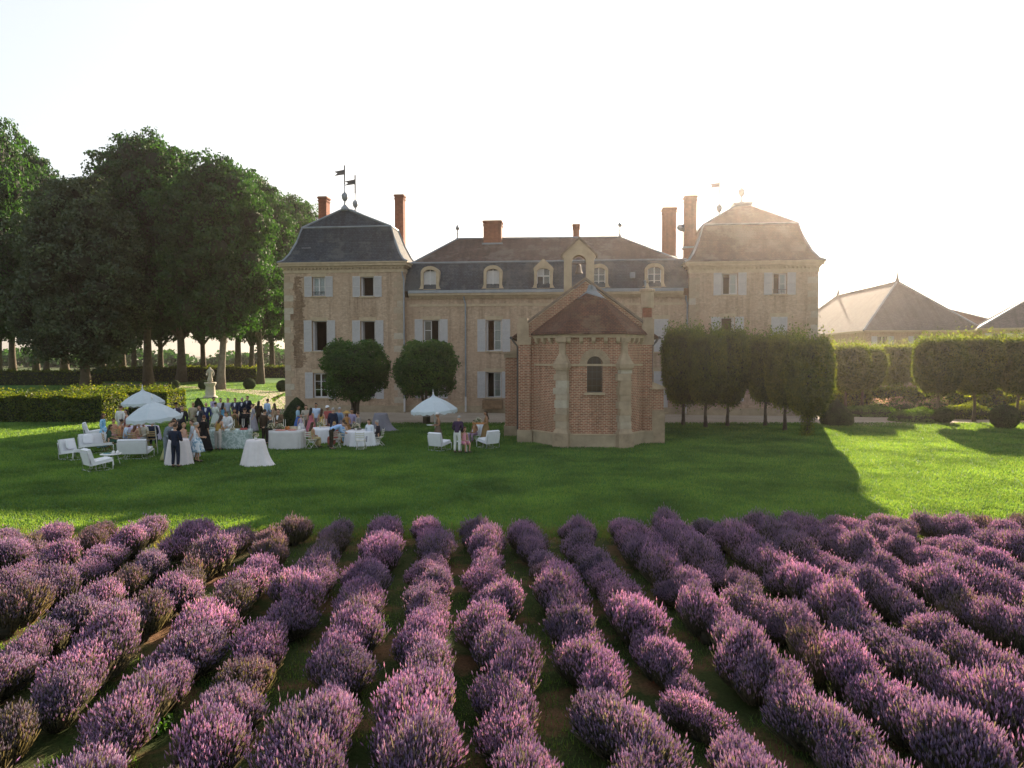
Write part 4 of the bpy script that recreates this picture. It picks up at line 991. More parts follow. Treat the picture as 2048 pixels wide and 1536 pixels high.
# ---- flower beds and shrubs on the right
def bed(x,y,rx,ry,h,label,mat,n,size,nm='flower_bed',cat='plants',up=.6):
    r = np.random.default_rng(int(abs(x*17+y*3))); a = r.uniform(0,6.28,n); k = np.sqrt(r.random(n)); q = np.stack([np.cos(a)*k*rx,np.sin(a)*k*ry],1)
    z = h*np.clip(1-k**4,0,1)*r.uniform(.55,1.05,n)*(1+.2*np.sin(q[:,0]*3)*np.sin(q[:,1]*3+1))
    P = np.column_stack([q,z+.03]); Nn = np.column_stack([np.cos(a)*k,np.sin(a)*k-.3,np.full(n,up)])
    t = thing(nm, label, cat, (x,y,0)); c = link('foliage', leaves('foliage', P, Nn, size, M[mat], .5, .5), t)
    b = MB(); b.smooth = True; b.lathe([(.96,0),(.9,.45),(.6,.7),(.05,.78)],14,(0,0,0)); b.v = [(p[0]*rx,p[1]*ry,p[2]*h) for p in b.v]; b.build('mound', M['core'], c)
    if mat == 'plume': link('leaves', leaves('leaves', P*np.array([1,1,.8]) if n > 3000 else np.repeat(P,7,0)*np.array([1,1,.78])+rng.normal(0,.12,(n*7,3)), np.repeat(Nn,7,0)+np.array([0,0,.6]), .13, M['leaf_bed'], .5), t)
bed(27.6,53.8,2.3,1.5,.75,'bright green low flower bed right of the onion shaped bush','leaf_bed',5000,.14)
bed(28.6,49.4,1.9,1.4,.8,'bright green low flower bed at the bend of the gravel','leaf_bed',5000,.13)
bed(30.8,56.5,2.2,1.3,1.1,'green bed carrying pale pink plumes at the back','plume',420,.26,up=.05)
bed(32.6,54.0,1.5,1.2,1.35,'clump of pale pink plume grass beside the gravel','plume',380,.26,'plume_grass',up=.05)
bed(33.6,51.6,2.0,1.2,1.0,'olive shrub bed under the broad lime crown','leaf_lime',4000,.14,'shrub','shrub')
bed(36.8,50.8,1.8,1.2,1.1,'dusky shrub behind the two round box bushes','leaf_hedge',4000,.14,'shrub','shrub')
bed(40.2,50.5,2.6,1.5,1.3,'leafy shrub with lit tips at the right edge of the photo','leaf_bed',5000,.15,'shrub','shrub')
b = MB(); b.tube([(0,0,0),(0,0,.85)],.09,8); b.tube([(0,0,.85),(0,0,.9)],.07,8); M['yellow'] = plain('yellow_paint',(.55,.36,.04),.5)
o = b.build('garden_bollard', M['yellow']); o.location = (*(34.69, 58.46),0); tag(o,'small yellow bollard at the end of the green flower bed','bollard')

# ================================================================== LAVENDER FIELD
def lav_mesh(seed, n, rad, hgt, dry, fl):
    r = np.random.default_rng(seed)
    # several tufts of unequal height grow together into one plant
    nc = 6; cc = np.column_stack([r.normal(0,.10,nc), r.normal(0,.17,nc)]); cr = r.uniform(.62,1.,nc)*rad; ch = r.uniform(.74,1.06,nc)*hgt*(1-.5*np.abs(cc[:,0])/.4)
    ci = r.choice(nc, n, p=cr**2/(cr**2).sum()); R0, H0 = cr[ci], ch[ci]
    a = r.uniform(0,2*pi,n); k = np.sqrt(r.random(n)); ph = k*1.34 + r.normal(0,.08,n); lump = 1 + r.normal(0,.13,n)
    cx_, cy_ = cc[ci,0], cc[ci,1]
    tip = np.stack([cx_+np.cos(a)*np.sin(ph)*R0*lump, cy_+np.sin(a)*np.sin(ph)*R0*lump, .10+(H0-.10)*np.cos(ph*.9)**.8*lump],1)
    root = np.stack([cx_*.6+np.cos(a)*.1*k, cy_*.6+np.sin(a)*.1*k, np.zeros(n)],1)
    out = unit(tip-root); up = np.array([0,0,1.]); dirn = unit(out*.5+up*.6+r.normal(0,.18,(n,3)))
    base = root + (tip-root)*r.uniform(.25,.5,(n,1))
    S = unit(np.cross(dirn, r.normal(0,1,(n,3))))
    # foliage: narrow stems plus leaf blades lower down
    w = .006
    V = [base - S*w, base + S*w, tip + S*w*.8, tip - S*w*.8]; sv = np.stack(V,1).reshape(-1,3); sf = np.arange(4*n).reshape(n,4)
    m = int(n*2.4); i = r.integers(0,n,m); t = r.uniform(.25,.9,(m,1)); p = root[i]+(tip[i]-root[i])*t; dd = unit(out[i]*.6+up*.7+r.normal(0,.35,(m,3))); s2 = unit(np.cross(dd, r.normal(0,1,(m,3)))); L = r.uniform(.05,.10,(m,1))
    lv = np.stack([p, p+dd*L*.5-s2*.009, p+dd*L, p+dd*L*.5+s2*.009],1).reshape(-1,3); lf = np.arange(4*m).reshape(m,4)+4*n
    fol = npmesh('foliage', np.vstack([sv,lv]), np.vstack([sf,lf]), M['lav_leaf_dry' if dry else 'lav_leaf'])
    # flower spikes: slim four sided spindles at the stem tips, a few buds lower down
    j = r.random(n) < fl*(1-.6*np.clip((k-.66)/.34,0,1)); q, dj = tip[j], dirn[j]; f = len(q)
    s = unit(np.cross(dj, r.normal(0,1,(f,3)))); u = np.cross(dj, s); Ls = r.uniform(.05,.095,(f,1)); wd = r.uniform(.006,.0095,(f,1))
    c = q + dj*Ls*.45
    V = np.stack([q, c+s*wd, c+u*wd, c-s*wd, c-u*wd, q+dj*Ls],1).reshape(-1,3)
    T = np.array([(0,2,1),(0,3,2),(0,4,3),(0,1,4),(5,1,2),(5,2,3),(5,3,4),(5,4,1)])
    F = (T[None]+6*np.arange(f)[:,None,None]).reshape(-1,3)
    spk = npmesh('flower_spikes', V, F, M['lav_flower_dry' if dry else 'lav_flower'])
    return fol, spk
LAV = [lav_mesh(100+i, 4200, .325, .70, False, .96) for i in range(8)]
LAVD = [lav_mesh(200+i, 3000, .30, .64, True, .65) for i in range(5)]
b = MB(); b.smooth = True; b.lathe([(.10,0),(.14,.1),(.13,.2),(.08,.28),(.02,.32)],10); LCORE = b.mesh('woody_base', plain('lavender_wood',(.05,.048,.035),.95,.3,4))
rl = random.Random(42); used = {}; ordinal = ['first','second','third','fourth','fifth','sixth','seventh','eighth','ninth','tenth','eleventh','twelfth','thirteenth','fourteenth','fifteenth','sixteenth','seventeenth','eighteenth','nineteenth','twentieth','twenty-first','twenty-second','twenty-third','twenty-fourth','twenty-fifth','twenty-sixth','twenty-seventh','twenty-eighth','twenty-ninth','thirtieth']
rows = []; outside = []
for k in range(-17, 21):
    far = None; row = []
    d = 17.0
    while d > 5.6:
        X = -.0886*d + 1.14*(k-.35); left = X < -2.6 - .12*(d-8)
        if d > 16.95: d += .03*X; X = -.0886*d + 1.14*(k-.35)
        jx, jy = rl.gauss(0,.07), rl.gauss(0,.07)
        if abs(X) < .7314*d + .38: row.append((X+jx, d+jy, left))
        elif abs(X) < .7314*d + 3.6: outside.append((X+jx, d+jy))
        d -= rl.uniform(.8,1.06) if left else rl.uniform(.56,.76)
    if row: rows.append(row)
for ri, row in enumerate(rows):
    for bi, (X, Y, left) in enumerate(row):
        dry = rl.random() < (.24 if left else .05); small = rl.random() < .08
        s = rl.uniform(.78,1.08)*(.72 if small else 1.)*(1.0 if not left else 1.02)
        fol, spk = rl.choice(LAVD if dry else LAV)
        o = link('lavender_bush', LCORE, None, (X,Y,0), rl.choice((0,3.14))+rl.uniform(-.35,.35), (s*rl.uniform(.9,1.06), s*rl.uniform(1.0,1.4), s*rl.uniform(.85,1.12)))
        kind(link('foliage', fol, o), 'stuff'); kind(link('flower_spikes', spk, o), 'stuff')
        look = ('faded' if dry else 'mauve') if not small else ('small faded' if dry else 'small')
        tag(o, f'{look} lavender bush, {ordinal[bi]} from the lawn edge in {ordinal[ri]} row from left', 'lavender', 'lavender bushes planted in rows')
# the rows go on past both edges of the view: one thinner mass
fo, sp = lav_mesh(300, 300, .36, .70, False, .95)
def grab(me, k):
    v = np.zeros(len(me.vertices)*3); me.vertices.foreach_get('co', v); f = np.zeros(len(me.loops), int); me.loops.foreach_get('vertex_index', f); return v.reshape(-1,3), f.reshape(-1,k)
for nm_, me_, k_, m_ in (('lavender_foliage', fo, 4, M['lav_leaf']), ('lavender_blooms', sp, 3, M['lav_flower'])):
    v, f = grab(me_, k_); w = v*(1.15 if k_ == 3 else 1.1); VV = []; FF = []
    for i, (X, Y) in enumerate(outside):
        c, s_ = cos(i*1.7), sin(i*1.7); VV.append(np.column_stack([w[:,0]*c-w[:,1]*s_+X, w[:,0]*s_+w[:,1]*c+Y, w[:,2]])); FF.append(f+len(v)*i)
    kind(link(nm_, npmesh(nm_, np.vstack(VV), np.vstack(FF), m_)), 'stuff')
# weed between the rows, drip hose at the right
for (px,x,y,r_) in ((0,-4.51,8.42,0.3),(1,-4.53,10.98,0.16),(2,-8.00,12.64,0.14)):
    r = np.random.default_rng(px); n = 500; a = r.uniform(0,6.28,n); k = r.random(n)**.6*r_
    o = link('weed', leaves('weed', np.stack([np.cos(a)*k,np.sin(a)*k,.03+.18*r.random(n)*(1-k/r_*.6)],1), np.stack([np.cos(a)*.3,np.sin(a)*.3,np.ones(n)],1), .06, M['weed'], .8), None, (x,y,0))
    tag(o, {0:'bright green leafy weed between lavender bushes at the lower left',1:'small green weed in the soil strip between left lavender rows',2:'tiny green weed on the reddish path between left lavender bushes'}[px], 'weed')
b = MB(); b.smooth = True; b.tube([(*(7.37, 12.32),.05),(*(7.25, 11.54),.06),(*(7.22, 10.86),.05),(*(7.37, 10.39),.06),(*(7.46, 10.01),.05),(*(7.33, 9.19),.05)],[.05]*6,7,.5)
tag(b.build('drip_hose', plain('grey_plastic',(.22,.21,.22),.6)), 'pale grey drip hose lying between the right lavender rows', 'hose')
# statue on its pedestal by the drive
x,y = (-33.05, 76.61); t = thing('garden_statue','pale stone figure on a round pedestal beside the drive','statue',(x,y,0),0)
b = MB(); b.smooth = True; b.lathe([(.75,0),(.75,.15),(.6,.22),(.52,.3),(.5,.9),(.46,1.3),(.58,1.5),(.62,1.6),(.62,1.72)],16); b.build('pedestal', M['palestone'], t)
def skin(name, verts, edges, rad, mat, sub=1, root=0):
    me = bpy.data.meshes.new('s'); me.from_pydata(verts, edges, []); o = bpy.data.objects.new('s', me); C.objects.link(o)
    md = o.modifiers.new('k','SKIN'); md.use_smooth_shade = True
    for i, d in enumerate(me.skin_vertices[0].data):
        rr = rad[i]; d.radius = (rr, rr) if not hasattr(rr,'__len__') else rr; d.use_root = (i == root)
    if sub: o.modifiers.new('d','SUBSURF').levels = sub
    dg = bpy.context.evaluated_depsgraph_get(); ev = o.evaluated_get(dg); out = bpy.data.meshes.new_from_object(ev); out.name = name
    bpy.data.objects.remove(o); bpy.data.meshes.remove(me); out.materials.clear(); out.materials.append(mat); return out
v = [(0,0,1.95),(0,0,2.3),(.03,0,2.75),(.0,0,3.05),(0,-.02,3.25),(0,-.03,3.42),(-.28,.02,2.98),(-.36,-.1,2.6),(-.2,-.3,2.45),(.26,.02,3.0),(.4,.05,2.7),(.33,.0,2.35),(-.16,-.05,1.75),(.18,.08,1.75),(0,.05,1.8)]
e = [(0,1),(1,2),(2,3),(3,4),(4,5),(3,6),(6,7),(7,8),(3,9),(9,10),(10,11),(0,12),(0,13),(0,14)]
link('figure', skin('figure', v, e, [.24,.22,.2,.2,.08,.14,.11,.08,.06,.11,.08,.07,.22,.22,.2], M['palestone']), t)
# ================================================================== GARDEN PARTY: cloths and colours
CM = {}
def cloth(c, pat=None):
    k = (c, pat)
    if k not in CM:
        if pat is None: CM[k] = plain('cloth', c, .85, .10, 7, bmp=.15, spec=.15)
        else:
            m, nt, b = nodes('patterned_cloth'); tc = nt.nodes.new('ShaderNodeTexCoord').outputs['Object']
            f = noise(nt, pat[1], tc, 2, .5)
            nt.links.new(ramp(nt, f, [(.44,c),(.52,pat[0]),(.62,c)]), b.inputs['Base Color']); b.inputs['Roughness'].default_value = .85; CM[k] = m
    return CM[k]
SK = [plain('skin_fair',(.48,.28,.19),.6,.06,5), plain('skin_tan',(.33,.175,.10),.6,.06,5), plain('skin_dark',(.12,.06,.035),.6,.06,5)]
EYE = plain('eye_dark',(.03,.02,.015),.4); LIP = plain('lips',(.38,.12,.10),.5)
HAIR = {k: plain('hair_'+k,c,.6,.3,30) for k,c in dict(black=(.012,.01,.009),brown=(.05,.027,.014),auburn=(.11,.04,.018),blond=(.30,.19,.08),grey=(.30,.29,.28)).items()}
SHOE = plain('shoe_leather',(.03,.022,.018),.45)
# ---- the human figure: one skinned body per pose, clothes as children
def joints(pose, f):
    w = .165 if f else .19; h = .105 if f else .1
    J = dict(pel=(0,0,.98),spi=(0,.01,1.18),che=(0,.02,1.38),nb=(0,.02,1.52),nt=(0,0,1.60),hd=(0,-.02,1.69))
    for s,n in ((-1,'l'),(1,'r')):
        J.update({'hip'+n:(s*h,0,.93),'kn'+n:(s*.105,-.02,.52),'an'+n:(s*.115,.02,.10),'to'+n:(s*.14,-.17,.04),
                  'sh'+n:(s*w,.02,1.455),'el'+n:(s*(w+.06),.05,1.17),'wr'+n:(s*(w+.05),-.05,.93),'pa'+n:(s*(w+.05),-.08,.86)})
    t = 0
    if pose in ('glass','lean'): J['ell']=(-w-.05,.04,1.18); J['wrl']=(-.13,-.24,1.2); J['pal']=(-.11,-.31,1.23)
    if pose in ('talk','lean','bend','sit','carry'):
        z = 1.1 if pose != 'carry' else 1.14; k = .1 if pose != 'carry' else .2
        for s,n in ((-1,'l'),(1,'r')): J['el'+n]=(s*(w+.06),.0,1.18); J['wr'+n]=(s*k,-.27,z); J['pa'+n]=(s*k*.9,-.34,z+.01)
    if pose == 'stride': J['knl']=(-.1,-.16,.54); J['anl']=(-.1,-.2,.1); J['tol']=(-.11,-.38,.05); J['anr']=(.11,.24,.13); J['knr']=(.1,.05,.5); J['tor']=(.12,.08,.04)
    if pose == 'lean': t = 22
    if pose == 'bend': t = 68
    if pose == 'sit':
        t = 6
        for k in list(J):
            x,y,z = J[k]; J[k] = (x,y,z-.44)
        for s,n in ((-1,'l'),(1,'r')): J['kn'+n]=(s*.13,-.46,.53); J['an'+n]=(s*.12,-.42,.10); J['to'+n]=(s*.13,-.6,.04)
    if t:
        py, pz = 0, J['pel'][2]; c, s_ = cos(R(t)), sin(R(t))
        for k in J:
            if k[:2] in ('pe','hi','kn','an','to'): continue
            x,y,z = J[k]; dy, dz = y-py, z-pz; J[k] = (x, py+dy*c-dz*s_, pz+dy*s_+dz*c)
        if pose == 'bend':
            for s,n in ((-1,'l'),(1,'r')):
                q = J['sh'+n]; J['el'+n]=(q[0]*1.1,q[1]-.02,q[2]-.28); J['wr'+n]=(q[0]*.7,q[1]-.22,q[2]-.36); J['pa'+n]=(q[0]*.6,q[1]-.29,q[2]-.37)
    return J
def fm(J, ks, es, rad, mat, extra=None, sub=1):
    v = [J[k] for k in ks]; ix = {k:i for i,k in enumerate(ks)}; e = [(ix[a],ix[b_]) for a,b_ in es]; r = list(rad)
    if extra: v2,e2,r2 = extra; o = len(v); v += v2; e += [(ix[a] if isinstance(a,str) else a+o, b_+o) for a,b_ in e2]; r += r2
    return skin('m', v, e, r, mat, sub)
ARM = lambda n: [('che','sh'+n),('sh'+n,'el'+n),('el'+n,'wr'+n)]
LEG = lambda n: [('pel','hip'+n),('hip'+n,'kn'+n),('kn'+n,'an'+n)]
BODY = {}
def head(b, J, f):
    c = J['hd']; n = Vector(J['hd'])-Vector(J['nb']); tilt = math.atan2(-n.y, n.z)*.75-.08
    b.M = Matrix.Translation(c) @ Matrix.Rotation(tilt,4,'X')
    def face(p):
        q = p.copy()
        if p.y < 0:
            q.x *= 1-.16*max(0,-p.z)*(-p.y); q.y *= 1-.06*abs(p.z)
            if abs(p.x) < .22 and -.35 < p.z < .15: q.y -= .22*(1-abs(p.x)/.22)*(.6-p.z)     # nose
            if .2 < abs(p.x) < .6 and .0 < p.z < .3: q.y += .06                              # eye sockets
        return q
    b.mi = 0; b.smooth = True; b.ell((0,0,0),(.078,.098,.122),16,12,face)
    for s in (-1,1): b.ell((s*.08,.012,-.005),(.014,.022,.034),6,5)
    b.mi = 1
    for s in (-1,1): b.ell((s*.031,-.087,.016),(.013,.009,.007),6,4)
    b.mi = 2; b.ell((0,-.09,-.062),(.023,.010,.008),6,4); b.mi = 0; b.M = None
    return Matrix.Translation(c) @ Matrix.Rotation(tilt,4,'X')
def body(pose, f):
    key = (pose,f)
    if key in BODY: return BODY[key]
    J = joints(pose,f); ks = ['pel','spi','che','nb','nt']; es = [('pel','spi'),('spi','che'),('che','nb'),('nb','nt')]
    rad = [.13,.115,.125,.06,.052] if not f else [.125,.095,.11,.05,.045]
    for n in 'lr':
        ks += ['sh'+n,'el'+n,'wr'+n,'pa'+n,'hip'+n,'kn'+n,'an'+n,'to'+n]; es += ARM(n)+[('wr'+n,'pa'+n)]+LEG(n)+[('an'+n,'to'+n)]
        rad += [.058,.042,.028,.030,.085,.056,.040,.032] if not f else [.048,.034,.023,.025,.085,.052,.034,.028]
    v2,e2,r2 = [],[],[]
    for n,s in (('l',-1),('r',1)):
        p = Vector(J['pa'+n]); d = (p-Vector(J['wr'+n])).normalized(); side = d.cross(Vector((s,0,.2))).normalized(); up = side.cross(d)
        for k,(o,L) in enumerate(((-.026,.07),(-.009,.082),(.009,.078),(.026,.06))):
            i = len(v2); a = p+side*o+d*.02; v2 += [tuple(a), tuple(a+d*L*.6-up*.012), tuple(a+d*L-up*.035)]; e2 += [('pa'+n,i),(i,i+1),(i+1,i+2)]; r2 += [.010,.009,.007]
        i = len(v2); a = p-d*.02+side*.03; v2 += [tuple(a),tuple(a+side*.03+d*.04)]; e2 += [('pa'+n,i),(i,i+1)]; r2 += [.011,.009]
    me = fm(J, ks, es, rad, SK[0], (v2,e2,r2))
    b = MB(); b.smooth = True; b.add([tuple(v.co) for v in me.vertices],[tuple(p.vertices) for p in me.polygons]); bpy.data.meshes.remove(me)
    HM = head(b, J, f)
    BODY[key] = (b.mesh('person',[SK[0],EYE,LIP]), J, HM); return BODY[key]
GAR = {}
def garment(pose, f, what):
    key = (pose,f,what)
    if key in GAR: return GAR[key]
    J = dict(body(pose,f)[1]); W = cloth((.5,.5,.5)); fat = .9 if f else 1.
    if what in ('jacket','shirt','tee','vest'):
        g = .028 if what == 'jacket' else .016
        hem = Vector(J['pel'])-(Vector(J['spi'])-Vector(J['pel']))*(.75 if what=='jacket' and pose!='sit' else .15); J['hem'] = tuple(hem)
        ks = ['hem','pel','spi','che','nb']; es = [('hem','pel'),('pel','spi'),('spi','che'),('che','nb')]; rad = [.145*fat+g,.14*fat+g,.125*fat+g,.135*fat+g,.05+g]
        if what != 'vest':
            for n in 'lr':
                q = 'wr'+n if what != 'tee' else 'el'+n
                ks += ['sh'+n,'el'+n]; rad += [.068*fat+g,.046*fat+g]
                es += [('che','sh'+n),('sh'+n,'el'+n)]
                if what != 'tee': ks.append(q); rad.append(.034*fat+g); es.append(('el'+n,q))
        me = fm(J, ks, es, rad, W)
    elif what == 'trousers':
        ks = ['spi','pel']; es = [('spi','pel')]; rad = [.118*fat+.012,.14*fat+.015]
        for n in 'lr': ks += ['hip'+n,'kn'+n,'an'+n]; es += LEG(n); rad += [.105,.08,.066]
        me = fm(J, ks, es, rad, W)
    elif what in ('skirt','longskirt'):
        if pose == 'sit':
            ks = ['spi','pel']; es = [('spi','pel')]; rad = [.11,.15]
            for n in 'lr': ks += ['hip'+n,'kn'+n]+(['an'+n] if what == 'longskirt' else []); es += LEG(n)[:3 if what=='longskirt' else 2]; rad += [.125,.11]+([.12] if what=='longskirt' else [])
            me = fm(J, ks, es, rad, W)
        else:
            b = MB(); b.smooth = True; hem = .48 if what == 'skirt' else .09; rings = []
            for k in range(9):
                t = k/8; z = 1.16+(hem-1.16)*t; r0 = .115+.09*min(1,t*3.2)+(.14 if what=='skirt' else .2)*t**1.5
                rings.append([((r0*(1+.09*t*sin(5*a_)+.05*t*sin(9*a_+1)))*cos(a_)*1.08, r0*.86*(1+.09*t*sin(5*a_))*sin(a_)-.01, z+.015*sin(4*a_)*t) for a_ in [2*pi*i/26 for i in range(26)]])
            b.loft([list(reversed(q)) for q in rings]); me = b.mesh('skirt', W)
    elif what == 'shirt_front':
        a, c = Vector(J['nb']), Vector(J['spi']); n = Vector((0,-1,0)); u = (a-c).normalized(); n = (n-u*n.dot(u)).normalized()
        b = MB(); b.smooth = True; p = a+n*.075-u*.02; q = c.lerp(a,.15)+n*.165
        m = a.lerp(c,.5)+n*.172
        L_ = [p-Vector((.06,0,0)),m-Vector((.05,0,0)),q-Vector((.015,0,0)),q+Vector((.015,0,0)),m+Vector((.05,0,0)),p+Vector((.06,0,0))]
        b.add([tuple(x) for x in L_]+[tuple(x-n*.05) for x in L_],[(0,1,4,5),(1,2,3,4),(0,6,7,1),(1,7,8,2),(3,9,10,4),(4,10,11,5)])
        me = b.mesh('shirt_front', W)
    elif what == 'shoe':
        b = MB(); b.smooth = True
        for n in 'lr':
            p, q = Vector(J['an'+n]), Vector(J['to'+n]); d = (q-p); d.z = 0; d.normalize(); b.tube([p-d*.05-Vector((0,0,.055)),p+d*.08-Vector((0,0,.05)),p+d*.2-Vector((0,0,.062)),p+d*.24-Vector((0,0,.07))],[.045,.052,.046,.02],8)
        me = b.mesh('shoe', SHOE)
    elif what[:4] in ('hair','hat_'):
        b = MB(); b.smooth = True; b.M = body(pose,f)[2]
        def cap(p):
            q = p.copy()
            if p.y < -.25 and p.z < .45: q *= .80
            if p.z < -.3 and what in ('hair_short','hair_bun'): q *= .82
            return q
        if what[:4] == 'hair':
            b.ell((0,.012,.018),(.088,.108,.124),14,10,cap)
            if what == 'hair_bun': b.ell((0,.12,.05),(.045,.045,.045),8,6)
            if what == 'hair_long':
                b.loft([[(x*w_,y+d_,z) for x,y in ((-.08,.03),(-.06,.095),(0,.115),(.06,.095),(.08,.03),(0,.035))] for z,w_,d_ in ((.02,1,-.005),(-.1,1.12,.0),(-.2,1.15,.03),(-.3,.95,.05),(-.36,.4,.06))])
        elif what == 'hat_straw': b.lathe([(.22,.055),(.235,.07),(.13,.085),(.115,.16),(.04,.185)],20)
        elif what == 'hat_cap': b.lathe([(.11,.05),(.112,.09),(.08,.145),(.02,.16)],14); b.ell((0,-.13,.055),(.07,.07,.012),8,4)
        me = b.mesh(what, W)
    GAR[key] = me; return me
def wear(name, me, o, m):
    c = link(name, me, o)
    if not me.materials: me.materials.append(m)
    c.material_slots[0].link = 'OBJECT'; c.material_slots[0].material = m; return c
def person(xy, yaw, pose, f, fit, top, bottom, hair, label, h=None, skin_i=0, hat=None, child=False, grp='guests at the garden party'):
    """fit: suit / shirt / tee / dress / longdress / top+longskirt ..., colours as (rgb[, pattern])"""
    k = (h or (1.68 if f else 1.80))/1.80
    me, J, HM = body(pose, f)
    o = link('person', me, None, (xy[0],xy[1],0), R(yaw), k); tag(o, label, 'person', grp)
    if skin_i: o.material_slots[0].link = 'OBJECT'; o.material_slots[0].material = SK[skin_i]
    cl = lambda c: cloth(*c) if isinstance(c[0], tuple) else cloth(c)
    if fit == 'suit': wear('jacket', garment(pose,f,'jacket'), o, cl(top)); wear('trousers', garment(pose,f,'trousers'), o, cl(bottom)); wear('shirt_front', garment(pose,f,'shirt_front'), o, cloth((.75,.76,.8)))
    elif fit in ('shirt','tee','vest'): wear('shirt' if fit != 'vest' else 'top', garment(pose,f,fit), o, cl(top)); wear('trousers', garment(pose,f,'trousers'), o, cl(bottom))
    elif fit in ('dress','longdress'): wear('bodice', garment(pose,f,'vest'), o, cl(top)); wear('skirt', garment(pose,f,'skirt' if fit=='dress' else 'longskirt'), o, cl(bottom))
    elif fit in ('sleeved','longsleeved'): wear('bodice', garment(pose,f,'tee' if fit=='sleeved' else 'shirt'), o, cl(top)); wear('skirt', garment(pose,f,'longskirt'), o, cl(bottom))
    if not (fit in ('longdress','sleeved','longsleeved') and pose != 'sit'): link('shoes', garment(pose,f,'shoe'), o)
    if hair: wear('hair', garment(pose,f,'hair_'+hair[0]), o, HAIR[hair[1]])
    if hat: wear('hat', garment(pose,f,'hat_'+hat[0]), o, cloth(hat[1]))
    return o
NAVY=(.018,.024,.045); BLK=(.012,.012,.014); GREY=(.16,.19,.22); WHT=(.68,.68,.70); BEI=(.34,.29,.21); LBL=(.36,.48,.68); BRN=(.05,.033,.022)
T,F_ = True, False
